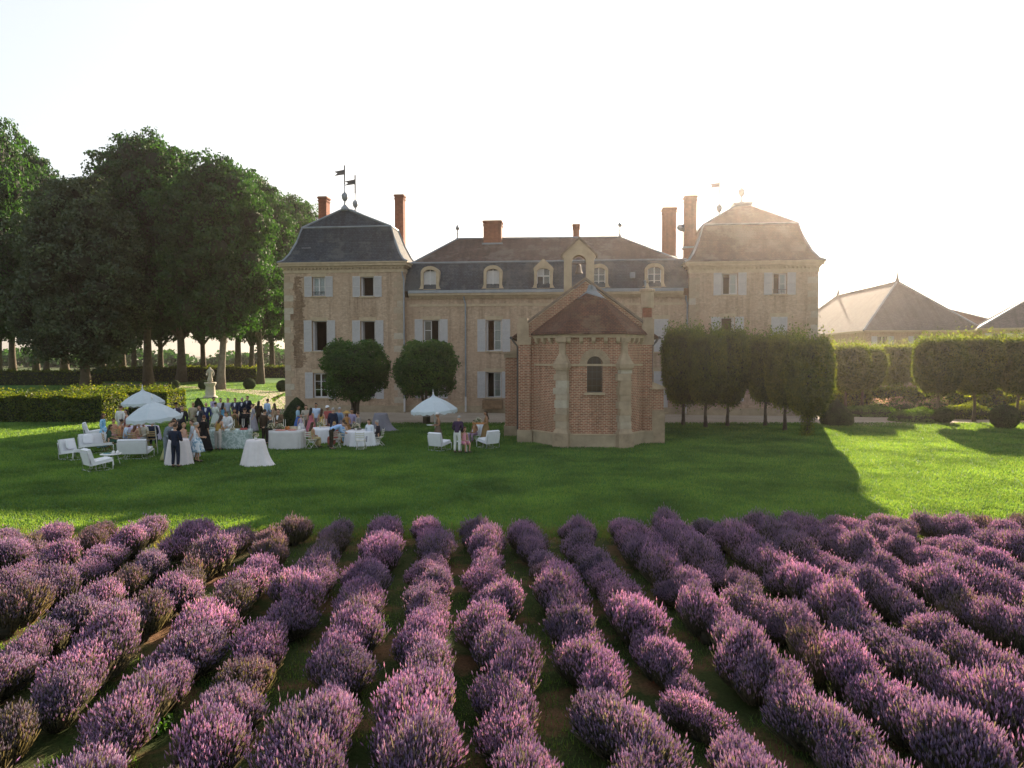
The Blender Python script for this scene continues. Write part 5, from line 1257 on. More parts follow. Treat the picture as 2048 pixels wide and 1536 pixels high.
PEOPLE = [
 # xy, yaw, pose, female, fit, top, bottom, hair, label, h, skin, hat
 ((-14.90, 30.11),80,'lean',F_,'suit',GREY,GREY,('short','brown'),'man in a grey blue suit bowing his head beside the front cocktail table',1.88),
 ((-14.90, 30.44),40,'talk',T,'longdress',(.32,.30,.12),(.33,.32,.15),('long','auburn'),'long haired woman in olive yellow behind the grey suited man',1.7),
 ((-13.89, 28.76),172,'talk',F_,'suit',NAVY,NAVY,('short','brown'),'man in a dark navy suit, back turned, arms spread at the front cocktail table',1.8),
 ((-15.03, 31.05),10,'glass',F_,'suit',BLK,BLK,('short','black'),'tanned man in black facing out behind the front cocktail table',1.82,1),
 ((-14.33, 30.44),70,'glass',T,'longdress',(.50,.32,.25),(.42,.34,.30),('short','blond'),'blond woman in a blush pink dress at the front cocktail table',1.68),
 ((-14.39, 31.38),-70,'glass',T,'sleeved',(.42,.45,.50),(.42,.45,.5),('short','brown'),'brown haired woman in pale grey facing left beside the floral dress',1.72),
 ((-13.65, 30.20),140,'talk',T,'dress',(.62,.66,.70),((.60,.64,.68),((.06,.22,.34),6.)),('bun','grey'),'grey haired woman in a white knee length dress with blue floral hem',1.72),
 ((-14.78, 33.49),175,'stand',T,'sleeved',BLK,BLK,('short','auburn'),'woman seen from behind in a long plain black dress, auburn hair',1.74),
 ((-14.34, 34.00),165,'lean',T,'vest',(.34,.21,.05),(.46,.42,.39),('long','brown'),'woman in a gold top and pale wide trousers leaning to the green cloth buffet',1.75),
 ((-14.55, 35.84),-5,'lean',F_,'suit',WHT,WHT,('short','auburn'),'sunburnt man in a white jacket leaning over the green cloth buffet',1.8),
 ((-15.30, 38.51),20,'glass',T,'longdress',(.10,.075,.03),(.10,.075,.03),('long','brown'),'woman in a dark olive brown dress facing out behind the green cloth buffet',1.68,1),
 ((-14.14, 36.93),180,'stand',F_,'suit',BLK,BLK,('short','brown'),'man in a black suit seen from behind at the end of the green cloth buffet',1.84),
 ((-12.09, 34.88),-100,'talk',T,'shirt',(.045,.05,.045),(.035,.03,.03),('short','grey'),'grey haired woman in a dark jacket and trousers left of the grey buffet',1.66),
 ((-12.84, 36.24),160,'stand',F_,'suit',BRN,(.03,.026,.022),('short','black'),'dark haired man in a brown black suit between the two buffets',1.82),
 ((-12.35, 36.93),-15,'talk',F_,'suit',(.14,.095,.06),(.1,.08,.06),('short','brown'),'man in a brown checked jacket serving himself behind the grey buffet',1.8),
 ((-15.93, 45.54),150,'stand',F_,'shirt',LBL,(.2,.2,.24),('short','black'),'man in a light blue shirt standing alone by the gravel drive',1.8),
 ((-15.66, 43.17),175,'talk',F_,'suit',BRN,BRN,('long','black'),'long haired person in a dark brown jacket seen from behind near the drive',1.8),
 ((-17.82, 47.09),-20,'stand',F_,'suit',NAVY,NAVY,('short','brown'),'tallest man of the back row, in a navy jacket with pale collar',1.9),
 ((-18.01, 46.63),0,'stand',F_,'suit',(.025,.03,.055),NAVY,('short','grey'),'grey haired man of the back row with a wide open white shirt front',1.82),
 ((-18.26, 46.08),5,'glass',F_,'suit',(.03,.04,.08),NAVY,('short','black'),'dark haired man of the back row in a bluish suit holding a glass',1.82),
 ((-18.73, 46.08),8,'stand',F_,'shirt',(.36,.38,.45),(.2,.2,.22),('short','brown'),'man of the back row in a grey lilac shirt without jacket',1.8),
 ((-19.22, 46.08),15,'glass',F_,'shirt',(.48,.47,.50),(.25,.24,.24),('short','brown'),'man of the back row in a pale shirt, behind the blue strapless dress',1.8),
 ((-20.16, 47.19),75,'talk',F_,'shirt',(.42,.36,.52),(.2,.22,.28),('short','black'),'man in a lilac shirt turned right in front of the statue pedestal',1.82,1),
 ((-18.31, 43.14),165,'talk',T,'longsleeved',(.60,.64,.58),(.58,.62,.57),('bun','black'),'dark haired woman in a mint white long sleeved dress seen from behind',1.72),
 ((-17.97, 43.44),170,'stand',T,'longdress',(.14,.33,.50),(.14,.33,.50),('long','black'),'woman in a blue strapless dress seen from behind, bare tanned shoulders',1.7,1),
 ((-18.37, 41.95),5,'glass',F_,'suit',(.02,.035,.11),NAVY,None,'bald man in a royal navy blazer and white shirt near the slim box cone',1.8),
 ((-18.82, 41.22),178,'stand',F_,'suit',BEI,BEI,('short','blond'),'man in a beige suit seen from behind near the slim box cone',1.84),
 ((-18.31, 38.76),25,'stand',F_,'suit',(.022,.022,.03),(.03,.03,.035),('short','brown'),'man in a black blazer over white shirt right of the front parasol',1.82),
 ((-20.03, 41.66),-20,'glass',F_,'suit',(.06,.045,.07),(.04,.035,.045),('short','black'),'man in a plum jacket and black cap behind the front parasol edge',1.8,1,('cap',BLK)),
 ((-21.66, 38.66),170,'stand',F_,'suit',(.60,.60,.57),(.5,.48,.42),('short','brown'),'man in an off white jacket seen from behind at the hedge corner',1.84),
 ((-20.86, 37.80),-60,'glass',T,'longdress',(.17,.04,.04),(.16,.04,.04),('long','black'),'long haired woman in dark red under the rear parasol',1.7),
 ((-20.43, 34.88),100,'stand',T,'longsleeved',((.12,.38,.62),((.45,.62,.75),9.)),((.12,.38,.62),((.45,.62,.75),9.)),('long','brown'),'woman in a long bright blue patterned dress left of the lilac dining table',1.72,1),
 ((-12.51, 40.83),95,'talk',T,'sleeved',(.34,.52,.66),(.07,.13,.36),('short','black'),'woman in a sky blue shirt and royal blue skirt by the tall box cone',1.7,1),
 ((-11.70, 38.70),10,'stand',T,'dress',(.30,.22,.40),(.55,.52,.58),('short','brown'),'child in a purple and white dress in front of the sky blue shirt',1.38),
 ((-11.30, 39.25),165,'stand',T,'longdress',(.50,.16,.20),(.50,.16,.20),('long','black'),'woman in a rose pink dress seen from behind near the left tower wall',1.68),
 ((-11.44, 40.79),0,'stand',F_,'shirt',(.50,.60,.78),(.28,.22,.27),('short','black'),'man in a pale blue shirt and sunglasses facing out near the left tower wall',1.84,1),
 ((-10.50, 38.51),170,'stand',T,'longdress',(.48,.31,.09),(.50,.34,.13),('long','brown'),'woman in a honey yellow dress seen from behind left of the clipped round tree',1.68),
 ((-10.38, 39.32),-15,'glass',F_,'shirt',(.36,.10,.09),(.25,.1,.1),('short','brown'),'red shirted man in a white cap behind the bending waiter',1.78,1,('cap',WHT)),
 ((-9.65, 37.64),165,'stand',F_,'suit',NAVY,NAVY,('short','grey'),'man in a navy suit seen from behind under the clipped round tree',1.8),
 ((-9.39, 38.01),150,'talk',F_,'shirt',(.17,.25,.38),(.30,.25,.27),('short','grey'),'grey haired man in a denim blue shirt and mauve grey trousers',1.8),
 ((-8.71, 36.77),10,'talk',T,'longdress',(.36,.19,.06),(.30,.16,.06),('long','brown'),'woman in a wide straw hat and tan dress behind the white dining table',1.66,1,('straw',(.45,.28,.10))),
 ((-8.62, 37.63),-30,'stand',F_,'shirt',(.28,.25,.38),(.12,.12,.14),('short','black'),'man in a muted violet shirt behind the straw hat, under the round tree',1.74,1),
 ((-8.88, 34.24),118,'bend',F_,'shirt',(.32,.47,.74),(.035,.03,.022),('short','brown'),'waiter in a light blue shirt and dark trousers bending over the white dining table',1.78,0,None,False,'serving staff'),
 ((-9.98, 34.66),150,'sit',T,'longdress',(.40,.31,.15),(.42,.34,.18),('long','brown'),'seated woman in a gold lace dress on the leftmost white folding chair',1.72),
 ((-8.87, 34.98),-140,'sit',T,'sleeved',(.40,.12,.10),(.36,.12,.1),('short','blond'),'seated blond woman in a coral red dress next to the waiter',1.72),
 ((-8.70, 36.02),175,'sit',T,'longdress',((.12,.26,.52),((.35,.52,.66),8.)),((.2,.42,.58),((.35,.52,.66),8.)),('bun','brown'),'seated woman in a blue patterned dress with her back turned at the white dining table',1.72),
 ((-7.28, 35.80),-30,'sit',F_,'shirt',(.62,.66,.72),(.3,.3,.34),('short','brown'),'seated man in a white shirt behind the right end of the white dining table',1.8),
 ((-6.85, 35.80),-95,'sit',T,'longsleeved',(.035,.03,.04),(.05,.045,.055),('short','grey'),'seated grey haired woman in black at the right end of the white dining table',1.72),
 ((-20.24, 36.08),160,'sit',T,'longdress',(.60,.28,.14),(.58,.27,.14),('bun','black'),'seated woman in a peach orange dress, back turned at the lilac table',1.74,1),
 ((-19.08, 34.45),120,'sit',F_,'shirt',(.48,.58,.72),(.2,.22,.28),('short','brown'),'seated man in a pale blue shirt beside the peach orange dress',1.8),
 ((-18.61, 34.40),175,'sit',T,'longdress',(.55,.30,.26),(.52,.28,.28),('long','auburn'),'seated woman in a salmon pink dress, long auburn hair, back turned at the lilac table',1.72),
 ((-18.07, 35.03),-160,'sit',F_,'suit',NAVY,NAVY,('short','brown'),'seated man in a navy suit on a wooden folding chair by the parasol pole',1.8),
 ((-19.43, 33.60),130,'sit',T,'sleeved',(.03,.075,.05),(.03,.075,.05),('long','brown'),'seated woman in a dark green dress at the left end of the lilac table',1.7),
 ((-18.67, 34.98),0,'sit',T,'dress',(.48,.43,.28),(.48,.43,.28),('bun','brown'),'seated woman in cream facing out across the lilac table',1.7),
 ((-18.42, 34.98),-15,'sit',F_,'shirt',(.5,.47,.38),(.3,.3,.3),('short','black'),'seated dark haired man in a sand coloured shirt facing out across the lilac table',1.76),
 ((-20.89, 36.51),60,'sit',T,'tee',(.56,.30,.2),(.35,.2,.2),('short','auburn'),'seated red haired woman in apricot at the far left of the lilac table',1.72),
 ((-2.60, 33.03),165,'lean',F_,'shirt',(.05,.03,.06),(.62,.62,.60),('short','grey'),'man in a dark plum shirt and white trousers standing at the right lounge group',1.8),
 ((-2.30, 33.41),30,'sit',T,'dress',(.62,.28,.33),(.58,.24,.33),('long','auburn'),'seated young woman in a bright pink dress among the right lounge chairs',1.6),
 ((-1.36, 36.52),-75,'carry',T,'longdress',(.20,.12,.05),(.22,.14,.06),('long','brown'),'long haired woman in tan carrying a wooden tray of flowers by the chapel',1.72,1),
 ((-1.98, 37.32),-35,'sit',T,'vest',(.48,.27,.15),(.35,.24,.34),('long','brown'),'seated woman with bare tanned shoulders on the right lounge chair',1.55,1),
 ((-3.77, 35.56),-70,'carry',T,'longdress',(.12,.085,.06),(.14,.10,.07),('bun','grey'),'waitress in a brown dress with a white cap holding a tray behind the single parasol',1.7,1,('cap',WHT),False,'serving staff'),
 ((-17.69, 39.55),-30,'glass',F_,'suit',(.05,.05,.06),(.05,.05,.06),('short','brown'),'man in a charcoal suit between the beige suit and the royal navy blazer',1.8),
 ((-15.61, 42.09),-60,'glass',T,'sleeved',(.30,.28,.32),(.28,.26,.3),('bun','brown'),'woman in a mauve grey dress between the tallest man and the brown jacket',1.7),
 ((-14.46, 42.53),-120,'stand',T,'longdress',(.42,.30,.20),(.42,.30,.20),('long','brown'),'woman in a sand dress behind the brown checked jacket, by the gravel',1.7),
 ((-11.75, 39.83),30,'glass',F_,'shirt',(.40,.36,.30),(.2,.18,.16),('short','brown'),'man in a sand shirt between the sky blue shirt and the rose pink dress',1.8),
 ((-8.04, 36.44),-110,'glass',T,'sleeved',(.25,.23,.22),(.2,.18,.17),('short','brown'),'woman in taupe in the shade beside the round tree trunk',1.66),
]
for p in PEOPLE: person(*p)

# ================================================================== PARTY FURNITURE
IRON = plain('white_enamel',(.66,.66,.65),.45); CUSH = plain('white_canvas',(.68,.69,.72),.9,.05,4,bmp=.2); CHW = plain('white_lacquered_wood',(.58,.56,.50),.6,.1,6)
def pillow(b, c, w, h, t, M4=None):
    def f(p):
        q = p.copy(); s = max(abs(p.x),abs(p.z)); return Vector((math.copysign(abs(p.x)**.45,p.x), p.y, math.copysign(abs(p.z)**.45,p.z)))
    b.M = M4; b.smooth = True; b.ell(c,(w/2,t/2,h/2),16,10,f); b.M = None
LO = {}
def lounge(xy, yaw, wide, label, pillows=0):
    w = 1.25 if wide else .78
    if wide not in LO:
        b = MB(); b.smooth = True; t = .018; x = w/2
        for s in (-1,1):
            b.tube([(s*x,-.42,.02),(s*x,.42,.02),(s*x,.46,.72)],t,6); b.tube([(s*x,-.42,.02),(s*x,-.42,.36)],t,6); b.tube([(s*x,-.42,.36),(s*x,.38,.24)],t,6)
        for y,z in ((-.42,.02),(.42,.02),(.46,.72),(-.42,.36),(.38,.24)): b.tube([(-x,y,z),(x,y,z)],t,6)
        for y in (-.15,.14): b.tube([(-x,y,.02),(-x*.55,y,.02),(-x*.45,y,.27)],t*.8,5); b.tube([(x,y,.02),(x*.55,y,.02),(x*.45,y,.27)],t*.8,5)
        fr = b.mesh('frame', IRON)
        b = MB(); b.M = Matrix.Translation((0,-.04,.36)) @ Matrix.Rotation(R(-8),4,'X'); b.cbox((0,0,0),(w-.06,.82,.13)); seat = b.mesh('seat_cushion', CUSH)
        b = MB(); b.M = Matrix.Translation((0,.36,.60)) @ Matrix.Rotation(R(-17),4,'X'); b.cbox((0,0,0),(w-.05,.15,.58)); bk = b.mesh('back_cushion', CUSH)
        b = MB(); b.M = Matrix.Translation((0,.455,.50)) @ Matrix.Rotation(R(-14),4,'X'); b.cbox((0,0,0),(w-.03,.02,.52)); sl = b.mesh('sling_back', CUSH)
        LO[wide] = (fr,seat,bk,sl)
    t = thing('lounge_chair' if not wide else 'garden_loveseat', label, 'lounge chair', (xy[0],xy[1],0), R(yaw), 'white lounge seats on the lawn')
    for n_, me in zip(('frame','seat_cushion','back_cushion','sling_back'), LO[wide]): link(n_, me, t)
    a = R(yaw)
    for k in range(pillows):
        b = MB(); pillow(b,(0,0,0),.46,.46,.16); lx = (-.28 if wide else -.05)+.5*k; ly = .12
        o = b.build('throw_pillow', CUSH); o.location = (xy[0]+lx*cos(a)-ly*sin(a), xy[1]+lx*sin(a)+ly*cos(a), .66); o.rotation_euler = (R(-22),R(8-16*k),a)
        tag(o, f"white square throw pillow leaning on the {label}".replace('white lounge','lounge').replace('white loveseat','loveseat'), 'pillow')
lounge((-19.58, 31.13),72,False,'white lounge chair farthest left on the lawn',1)
lounge((-19.85, 33.24),48,True,'white loveseat behind the round coffee table',1)
lounge((-16.72, 28.11),140,False,'white lounge chair nearest the camera, seen from behind')
lounge((-16.97, 31.44),-172,True,'white loveseat with its back turned, before the lilac dining table')
lounge((-23.50, 39.15),118,False,'white lounge chair in front of the long hedge')
lounge((-3.53, 34.13),150,False,'white lounge chair under the single parasol, back turned')
lounge((-1.21, 35.06),-140,False,'white lounge chair nearest the chapel, back turned')
lounge((-2.00, 37.76),-35,False,'white lounge chair between the pink dress and the chapel',1)
def coffee(xy, r, h, label):
    t = thing('coffee_table', label, 'table', (xy[0],xy[1],0))
    b = MB(); b.smooth = True; b.lathe([(r*.96,h-.03),(r,h-.02),(r,h),(r*.97,h+.005)],24); b.build('tabletop', IRON, t)
    for k in range(4):
        a = pi/4+k*pi/2; b = MB(); b.tube([(cos(a)*r*.55,sin(a)*r*.55,h-.02),(cos(a)*r*.82,sin(a)*r*.82,0)],.014,6); b.build('leg', IRON, t)
xyc = (-16.92, 29.40); coffee(xyc,.42,.48,'low round white coffee table with thin splayed legs at the left seats')
xyd = (-2.40, 34.13); coffee(xyd,.34,.44,'low round white coffee table at the right lounge group')
GL = glassmat(); GL.name = 'drinking_glass'
def small(nm, xy, z, label, cat, fn, m, grp=None, sm=True):
    b = MB(); b.smooth = sm; fn(b); o = b.build(nm, m); o.location = (xy[0],xy[1],z); tag(o,label,cat,grp); return o
CER = plain('white_china',(.7,.7,.68),.35); GREEN = leafmat('bouquet_leaves',[(.05,.11,.03),(.10,.17,.06)],.4,(1.3,1.4,.7),3.); PETAL = leafmat('white_petals',[(.62,.60,.55),(.72,.70,.62),(.60,.50,.42)],.4,(1.1,1.1,1.),3.)
small('candle_jar',(xyc[0]+.1,xyc[1]),.485,'white candle jar on the round coffee table at the left','candle',lambda b: b.lathe([(.05,0),(.055,.02),(.055,.11),(.045,.12)],10),CER)
small('teapot',(xyc[0]+.24,xyc[1]+.06),.485,'small white pot on the right of the left coffee table','pot',lambda b: b.lathe([(.05,0),(.075,.04),(.07,.09),(.03,.11),(.02,.14)],10),CER)
small('green_bottle',(xyc[0]+.06,xyc[1]+.2),.485,'green bottle standing on the left coffee table','bottle',lambda b: b.lathe([(.038,0),(.04,.17),(.015,.22),(.015,.3)],8),plain('green_glass',(.02,.06,.02),.2))
small('serving_tray',(xyc[0]-.16,xyc[1]),.485,'teal tray on the left coffee table','tray',lambda b: b.lathe([(.14,0),(.16,.015),(.15,.02)],14),plain('teal_enamel',(.10,.25,.28),.4))
def bouquet(xy, z, s, label, vase=True):
    t = thing('flower_arrangement', label, 'flowers', (xy[0],xy[1],z)); r = np.random.default_rng(int(abs(xy[0]*97+xy[1]*31)))
    if vase: b = MB(); b.smooth = True; b.lathe([(.04,0),(.06,.03),(.065,.09),(.045,.12)],10); b.build('vase', CER, t)
    n = 260; d = unit(r.normal(0,1,(n,3))); d[:,2] = np.abs(d[:,2]); P = d*np.array([s,s*.8,s*1.2])*r.uniform(.4,1,(n,1))**.6+np.array([0,0,.12])
    link('leaves', leaves('leaves', P, d, .05, GREEN, .5), t)
    n = 120; d = unit(r.normal(0,1,(n,3))); d[:,2] = np.abs(d[:,2]); P = d*np.array([s,s*.8,s*1.25])*r.uniform(.7,1.1,(n,1))+np.array([0,0,.13])
    link('blossoms', leaves('blossoms', P, d, .06, PETAL, .9), t)
def draped(nm, label, xy, r0, r1, h, m, pleats=15, tail=None, seed=1, sy=1.):
    t = thing(nm, label, 'table', (xy[0],xy[1],0)); q = random.Random(seed); n = 84; ph = [q.uniform(0,6.28) for _ in range(4)]; rings = []
    for k in range(12):
        u = k/11; z = h*(1-u) if k else h; ring = []
        for i in range(n):
            a = 2*pi*i/n; R0 = r0+(r1-r0)*u**.9; w = u**.7*(.055*sin(pleats*a+ph[0])+.04*sin(pleats*.5//1*a+ph[1])+.03*sin(4*a+ph[2]))
            if tail: w += u**3*tail[1]*max(0,cos(a-tail[0]))**5
            ring.append((cos(a)*R0*(1+w), sin(a)*R0*(1+w)*sy, max(.012,z)))
        rings.append(ring)
    b = MB(); b.smooth = True; b.loft([[(x*.96,y*.96,h+.008) for x,y,z in rings[0]]]+rings, False, False); b.v += [(0,0,h+.01)]; c = len(b.v)-1
    for i in range(n): b.f.append([i,(i+1)%n,c]); b.m.append(0); b.sm.append(False)
    b.f = [list(reversed(f)) for f in b.f[:-n]]+b.f[-n:]
    b.build('tablecloth', m, t); return t
LIN = plain('grey_linen',(.66,.62,.63),.9,.06,5); WLIN = plain('white_linen',(.74,.73,.77),.9,.05,5); LILAC = plain('lilac_linen',(.48,.44,.58),.9,.05,5); BLUSH = plain('blush_linen',(.62,.57,.58),.9,.05,5)
xy = (-10.81, 29.40); draped('cocktail_table','tall cocktail table under pale lilac linen spreading on the lawn, with flowers on top',xy,.37,.6,1.07,LIN,11,(-.15,.35),3); bouquet(xy,1.08,.13,'small white flower arrangement on the front linen cocktail table')
xy = (-14.19, 29.68); draped('cocktail_table','cocktail table under blush white cloth, half hidden by the navy suited man',xy,.4,.58,1.05,BLUSH,12,None,4)
small('wine_glass',(xy[0]+.1,xy[1]-.1),1.06,'wine glass on the blush clothed cocktail table','glass',lambda b: b.lathe([(.035,0),(.006,.01),(.006,.08),(.035,.11),(.03,.17)],8),GL)
xy = (-8.10, 43.11); draped('cocktail_table','cocktail table under dark grey cloth trailing to the right behind the seated grey haired woman',xy,.4,.62,1.06,plain('dark_grey_linen',(.20,.19,.22),.9,.06,5),11,(-.1,.9),5)
xyr = (-7.76, 36.05); xyr = (xyr[0],xyr[1]); draped('dining_table','round dining table under a white cloth, right of the bending waiter',xyr,.82,.90,.75,WLIN,17,None,6)
xy2 = (-10.01, 37.32); draped('dining_table','round dining table under a white cloth, behind the bending waiter',xy2,.75,.82,.75,WLIN,15,None,7)
xyl = (-20.36, 38.21); draped('dining_table','long dining table under a lilac cloth beneath the left parasols',xyl,.95,1.02,.75,LILAC,16,None,8,.8)
def buffet(label, x0, x1, y, dep, h, m, seed, curve):
    t = thing('buffet_table', label, 'table', ((x0+x1)/2,y,0)); L = (x1-x0)/2; n = 60; q = random.Random(seed); p1,p2 = q.uniform(0,6),q.uniform(0,6)
    def out(u, g): # outline: straight back, bowed front
        pl = []
        for i in range(n):
            a = 2*pi*i/n; e = .35; x = math.copysign(abs(cos(a))**e,cos(a))*L; yy = math.copysign(abs(sin(a))**e,sin(a))*dep/2
            if yy < 0: yy -= curve*(1-(x/L)**2)
            w = 1+g*(.03*sin(13*a+p1)+.02*sin(21*a+p2)); pl.append((x*w,yy*w,u))
        return pl
    rings = [[(x*.97,y_*.95,h+.006) for x,y_,z in out(h,0)], out(h,0)]+[out(h*(1-k/8) if k<8 else .012,k/8) for k in range(1,9)]
    b = MB(); b.smooth = True; b.loft([list(reversed(r)) for r in rings],True,False); b.build('tablecloth', m, t); return t
MARB = cloth((.30,.38,.36),((.56,.62,.62),4.5))
xa,ya = (-15.09, 34.87); xb,_ = (-13.04, 34.87); buffet('buffet table under a marbled green and white cloth',xa,xb,ya,.8,.93,MARB,3,.12); yA=ya; xA=(xa,xb)
xa,ya = (-12.08, 34.87); xb,_ = (-10.38, 34.87); buffet('buffet table under a pale grey cloth with a curved front, laid with food',xa,xb,ya,.9,.9,plain('pale_grey_linen',(.56,.54,.54),.9,.07,3),5,.22); yB=ya; xB=(xa,xb)
def candle(xy, z, label, n=1, hh=.42):
    t = thing('candle_holder', label, 'candles', (xy[0],xy[1],z))
    b = MB(); b.smooth = True; b.lathe([(.05,0),(.05,.012),(.012,.03),(.012,.14),(.02,.16)],8); b.build('base', CER, t)
    if n > 1:
        b = MB()
        for k in range(n): b.tube([(0,0,.13),((k-(n-1)/2)*.09,0,.15),((k-(n-1)/2)*.09,0,.18)],.009,5)
        b.build('arm', CER, t)
    for k in range(n): b = MB(); x = (k-(n-1)/2)*.09; b.lathe([(.012,.16),(.012,hh),(.003,hh+.02)],7,(x,0,0)); b.build('candle', plain('candle_wax',(.72,.70,.64),.5) if 'candle_wax' not in bpy.data.materials else bpy.data.materials['candle_wax'], t)
lerp = lambda p,t: p[0]+(p[1]-p[0])*t
candle((lerp(xA,.55),yA+.1),.94,'pair of tall white candles on the middle of the green cloth buffet',2,.48)
candle((lerp(xA,.78),yA+.15),.94,'pair of white candles on the green cloth buffet left of the black suit',2,.5)
candle((lerp(xA,.98),yA),.94,'tall white candle at the right end of the green cloth buffet',1,.6)
candle((lerp(xB,.05),yB+.1),.91,'tall candelabra with three candles at the left end of the grey buffet',3,.6)
candle((lerp(xB,.38),yB+.2),.91,'pair of tall candles in the middle of the grey buffet',2,.5)
candle((lerp(xB,.9),yB+.2),.91,'three armed candelabra near the right end of the grey buffet',3,.6)
candle((xyr[0]+.28,xyr[1]+.1),.76,'single tall candle in a reddish holder on the white dining table',1,.55)
candle((xy2[0]-.1,xy2[1]+.25),.76,'four candles in a row on the table behind the waiter',4,.45)
candle((xy2[0]+.35,xy2[1]+.2),.76,'single candle beside the bending waiter on the rear white table',1,.5)
bouquet((xyr[0]-.32,xyr[1]+.05),.76,.24,'large white flower arrangement on the right white dining table')
bouquet((xy2[0]-.25,xy2[1]),.76,.18,'green and white flower arrangement on the table behind the waiter')
bouquet((lerp(xB,.08),yB-.25),.91,.2,'white flowers trailing from the left corner of the grey buffet',False)
bouquet((lerp(xB,.3),yB-.1),.91,.17,'greenery and white blooms on the grey buffet, beside the fruit',False)
bouquet((lerp(xA,.1),yA-.1),.94,.16,'low white flowers at the left end of the green cloth buffet',False)
bouquet((lerp(xA,.62),yA-.38),.72,.17,'ivy and white flower garland hanging down the front of the green cloth buffet',False)
bouquet((xyl[0],xyl[1]),.76,.17,'flower arrangement in the middle of the lilac dining table')
FRUIT = plain('orange_fruit',(.5,.19,.06),.5); PINKF = plain('pink_charcuterie',(.52,.24,.2),.6)
small('fruit_bowl',(lerp(xB,.5),yB),.91,'bowl heaped with orange fruit on the grey buffet','bowl',lambda b: [b.lathe([(.06,0),(.16,.07),(.15,.075)],14)]+[b.ell((.07*cos(k*1.3),.07*sin(k*1.3),.11+.03*(k%2)),(.045,.045,.045),8,6) for k in range(6)],FRUIT)
small('food_platter',(lerp(xB,.35),yB-.25),.91,'long platter of pink cold cuts at the front of the grey buffet','platter',lambda b: [b.lathe([(.25,0),(.28,.02),(.24,.025)],18)]+[b.ell((.17*cos(k*.8),.12*sin(k*.8),.035),(.06,.04,.025),7,5) for k in range(8)],PINKF)
small('food_platter',(lerp(xB,.68),yB-.2),.91,'round platter of pink sliced food right of the fruit bowl','platter',lambda b: [b.lathe([(.2,0),(.23,.02),(.2,.025)],18)]+[b.ell((.12*cos(k*.9),.12*sin(k*.9),.035),(.05,.04,.025),7,5) for k in range(7)],PINKF)
small('wooden_crate',(lerp(xB,.62),yB+.2),.91,'open pale crate standing on the grey buffet','crate',lambda b: [b.box(-.22,.22,-.14,.14,0,.02),b.box(-.22,.22,-.14,-.12,.021,.15),b.box(-.22,.22,.12,.14,.021,.15),b.box(-.22,-.2,-.119,.119,.021,.15),b.box(.2,.22,-.119,.119,.021,.15)],plain('pale_wood',(.5,.44,.32),.8),None,False)
small('white_jar',(lerp(xB,.86),yB-.05),.91,'round white jar at the right end of the grey buffet','jar',lambda b: b.lathe([(.05,0),(.08,.05),(.08,.13),(.04,.17),(.02,.19)],10),CER)
small('bread_plate',(lerp(xA,.3),yA),.94,'plate of bread rolls on the green cloth buffet','plate',lambda b: [b.lathe([(.15,0),(.18,.02),(.15,.025)],14)]+[b.ell((.08*cos(k*1.6),.08*sin(k*1.6),.05),(.06,.045,.035),7,5) for k in range(4)],plain('bread_crust',(.42,.26,.12),.8))
small('fruit_platter',(lerp(xA,.85),yA-.15),.94,'platter of red and yellow fruit on the green cloth buffet','platter',lambda b: [b.lathe([(.2,0),(.23,.02),(.2,.025)],16)]+[b.ell((.13*cos(k),.1*sin(k),.05),(.045,.045,.04),7,5) for k in range(7)],plain('red_berries',(.36,.07,.06),.5))
for k,(dx,dy) in enumerate(((.42,-.2),(-.1,-.42),(.1,.35))):
    small('dinner_plate',(xyr[0]+dx,xyr[1]+dy),.762,('white dinner plate before the seated grey haired woman','white dinner plate at the near edge of the right white table','white dinner plate at the far edge of the right white table')[k],'plate',lambda b: b.lathe([(.07,0),(.13,.015),(.12,.02)],16),CER)
for k,(dx,dy) in enumerate(((.3,-.35),(.15,.1),(.5,.05))):
    small('wine_glass',(xyr[0]+dx,xyr[1]+dy),.762,('wine glass near the front edge of the right white table','wine glass beside the tall candle','wine glass before the seated man in a white shirt')[k],'glass',lambda b: b.lathe([(.035,0),(.006,.01),(.006,.08),(.035,.11),(.03,.17)],8),GL)
for k,(dx,dy) in enumerate(((-.5,-.3),(.45,-.35),(-.1,.4),(.5,.2))):
    small('dinner_plate',(xyl[0]+dx,xyl[1]+dy),.762,('white plate before the peach orange dress on the lilac table','white plate before the seated navy suit on the lilac table','white plate before the seated woman in cream on the lilac table','white plate at the far right of the lilac table')[k],'plate',lambda b: b.lathe([(.07,0),(.13,.015),(.12,.02)],16),CER)
# folding chairs
def chair_parts():
    P_ = {}; w = .21
    b = MB(); b.cbox((0,0,.45),(.42,.40,.03)); P_['seat'] = b.mesh('seat', CHW)
    b = MB()
    for z in (.62,.72,.82): b.cbox((0,.215+(z-.45)*.12,z),(.40,.016,.05))
    P_['backrest'] = b.mesh('backrest', CHW)
    for n,s in (('l',-1),('r',1)):
        b = MB(); b.tube([(s*w,-.24,0),(s*w,.17,.45),(s*w,.27,.9)],.016,5); P_['leg'+n] = b.mesh('leg', CHW)
        b = MB(); b.tube([(s*(w-.03),.26,0),(s*(w-.03),-.18,.45)],.016,5); P_['rear'+n] = b.mesh('leg', CHW)
    b = MB(); b.tube([(-w,-.2,.05),(w,-.2,.05)],.011,5); b.tube([(-w+.03,.22,.05),(w-.03,.22,.05)],.011,5); P_['stretcher'] = b.mesh('stretcher', CHW)
    return P_
CP = chair_parts(); WOODC = plain('honey_wood',(.36,.25,.12),.6,.15,6)
def chair(xy, yaw, label, wood=False):
    t = thing('folding_chair', label, 'chair', (xy[0],xy[1],0), R(yaw), 'folding chairs at the dining tables')
    for k, me in CP.items():
        c = link({'l':'leg','r':'leg'}.get(k[0],k) if k[:3] in ('leg','rea') else k, me, t)
        if wood: c.material_slots[0].link = 'OBJECT'; c.material_slots[0].material = WOODC
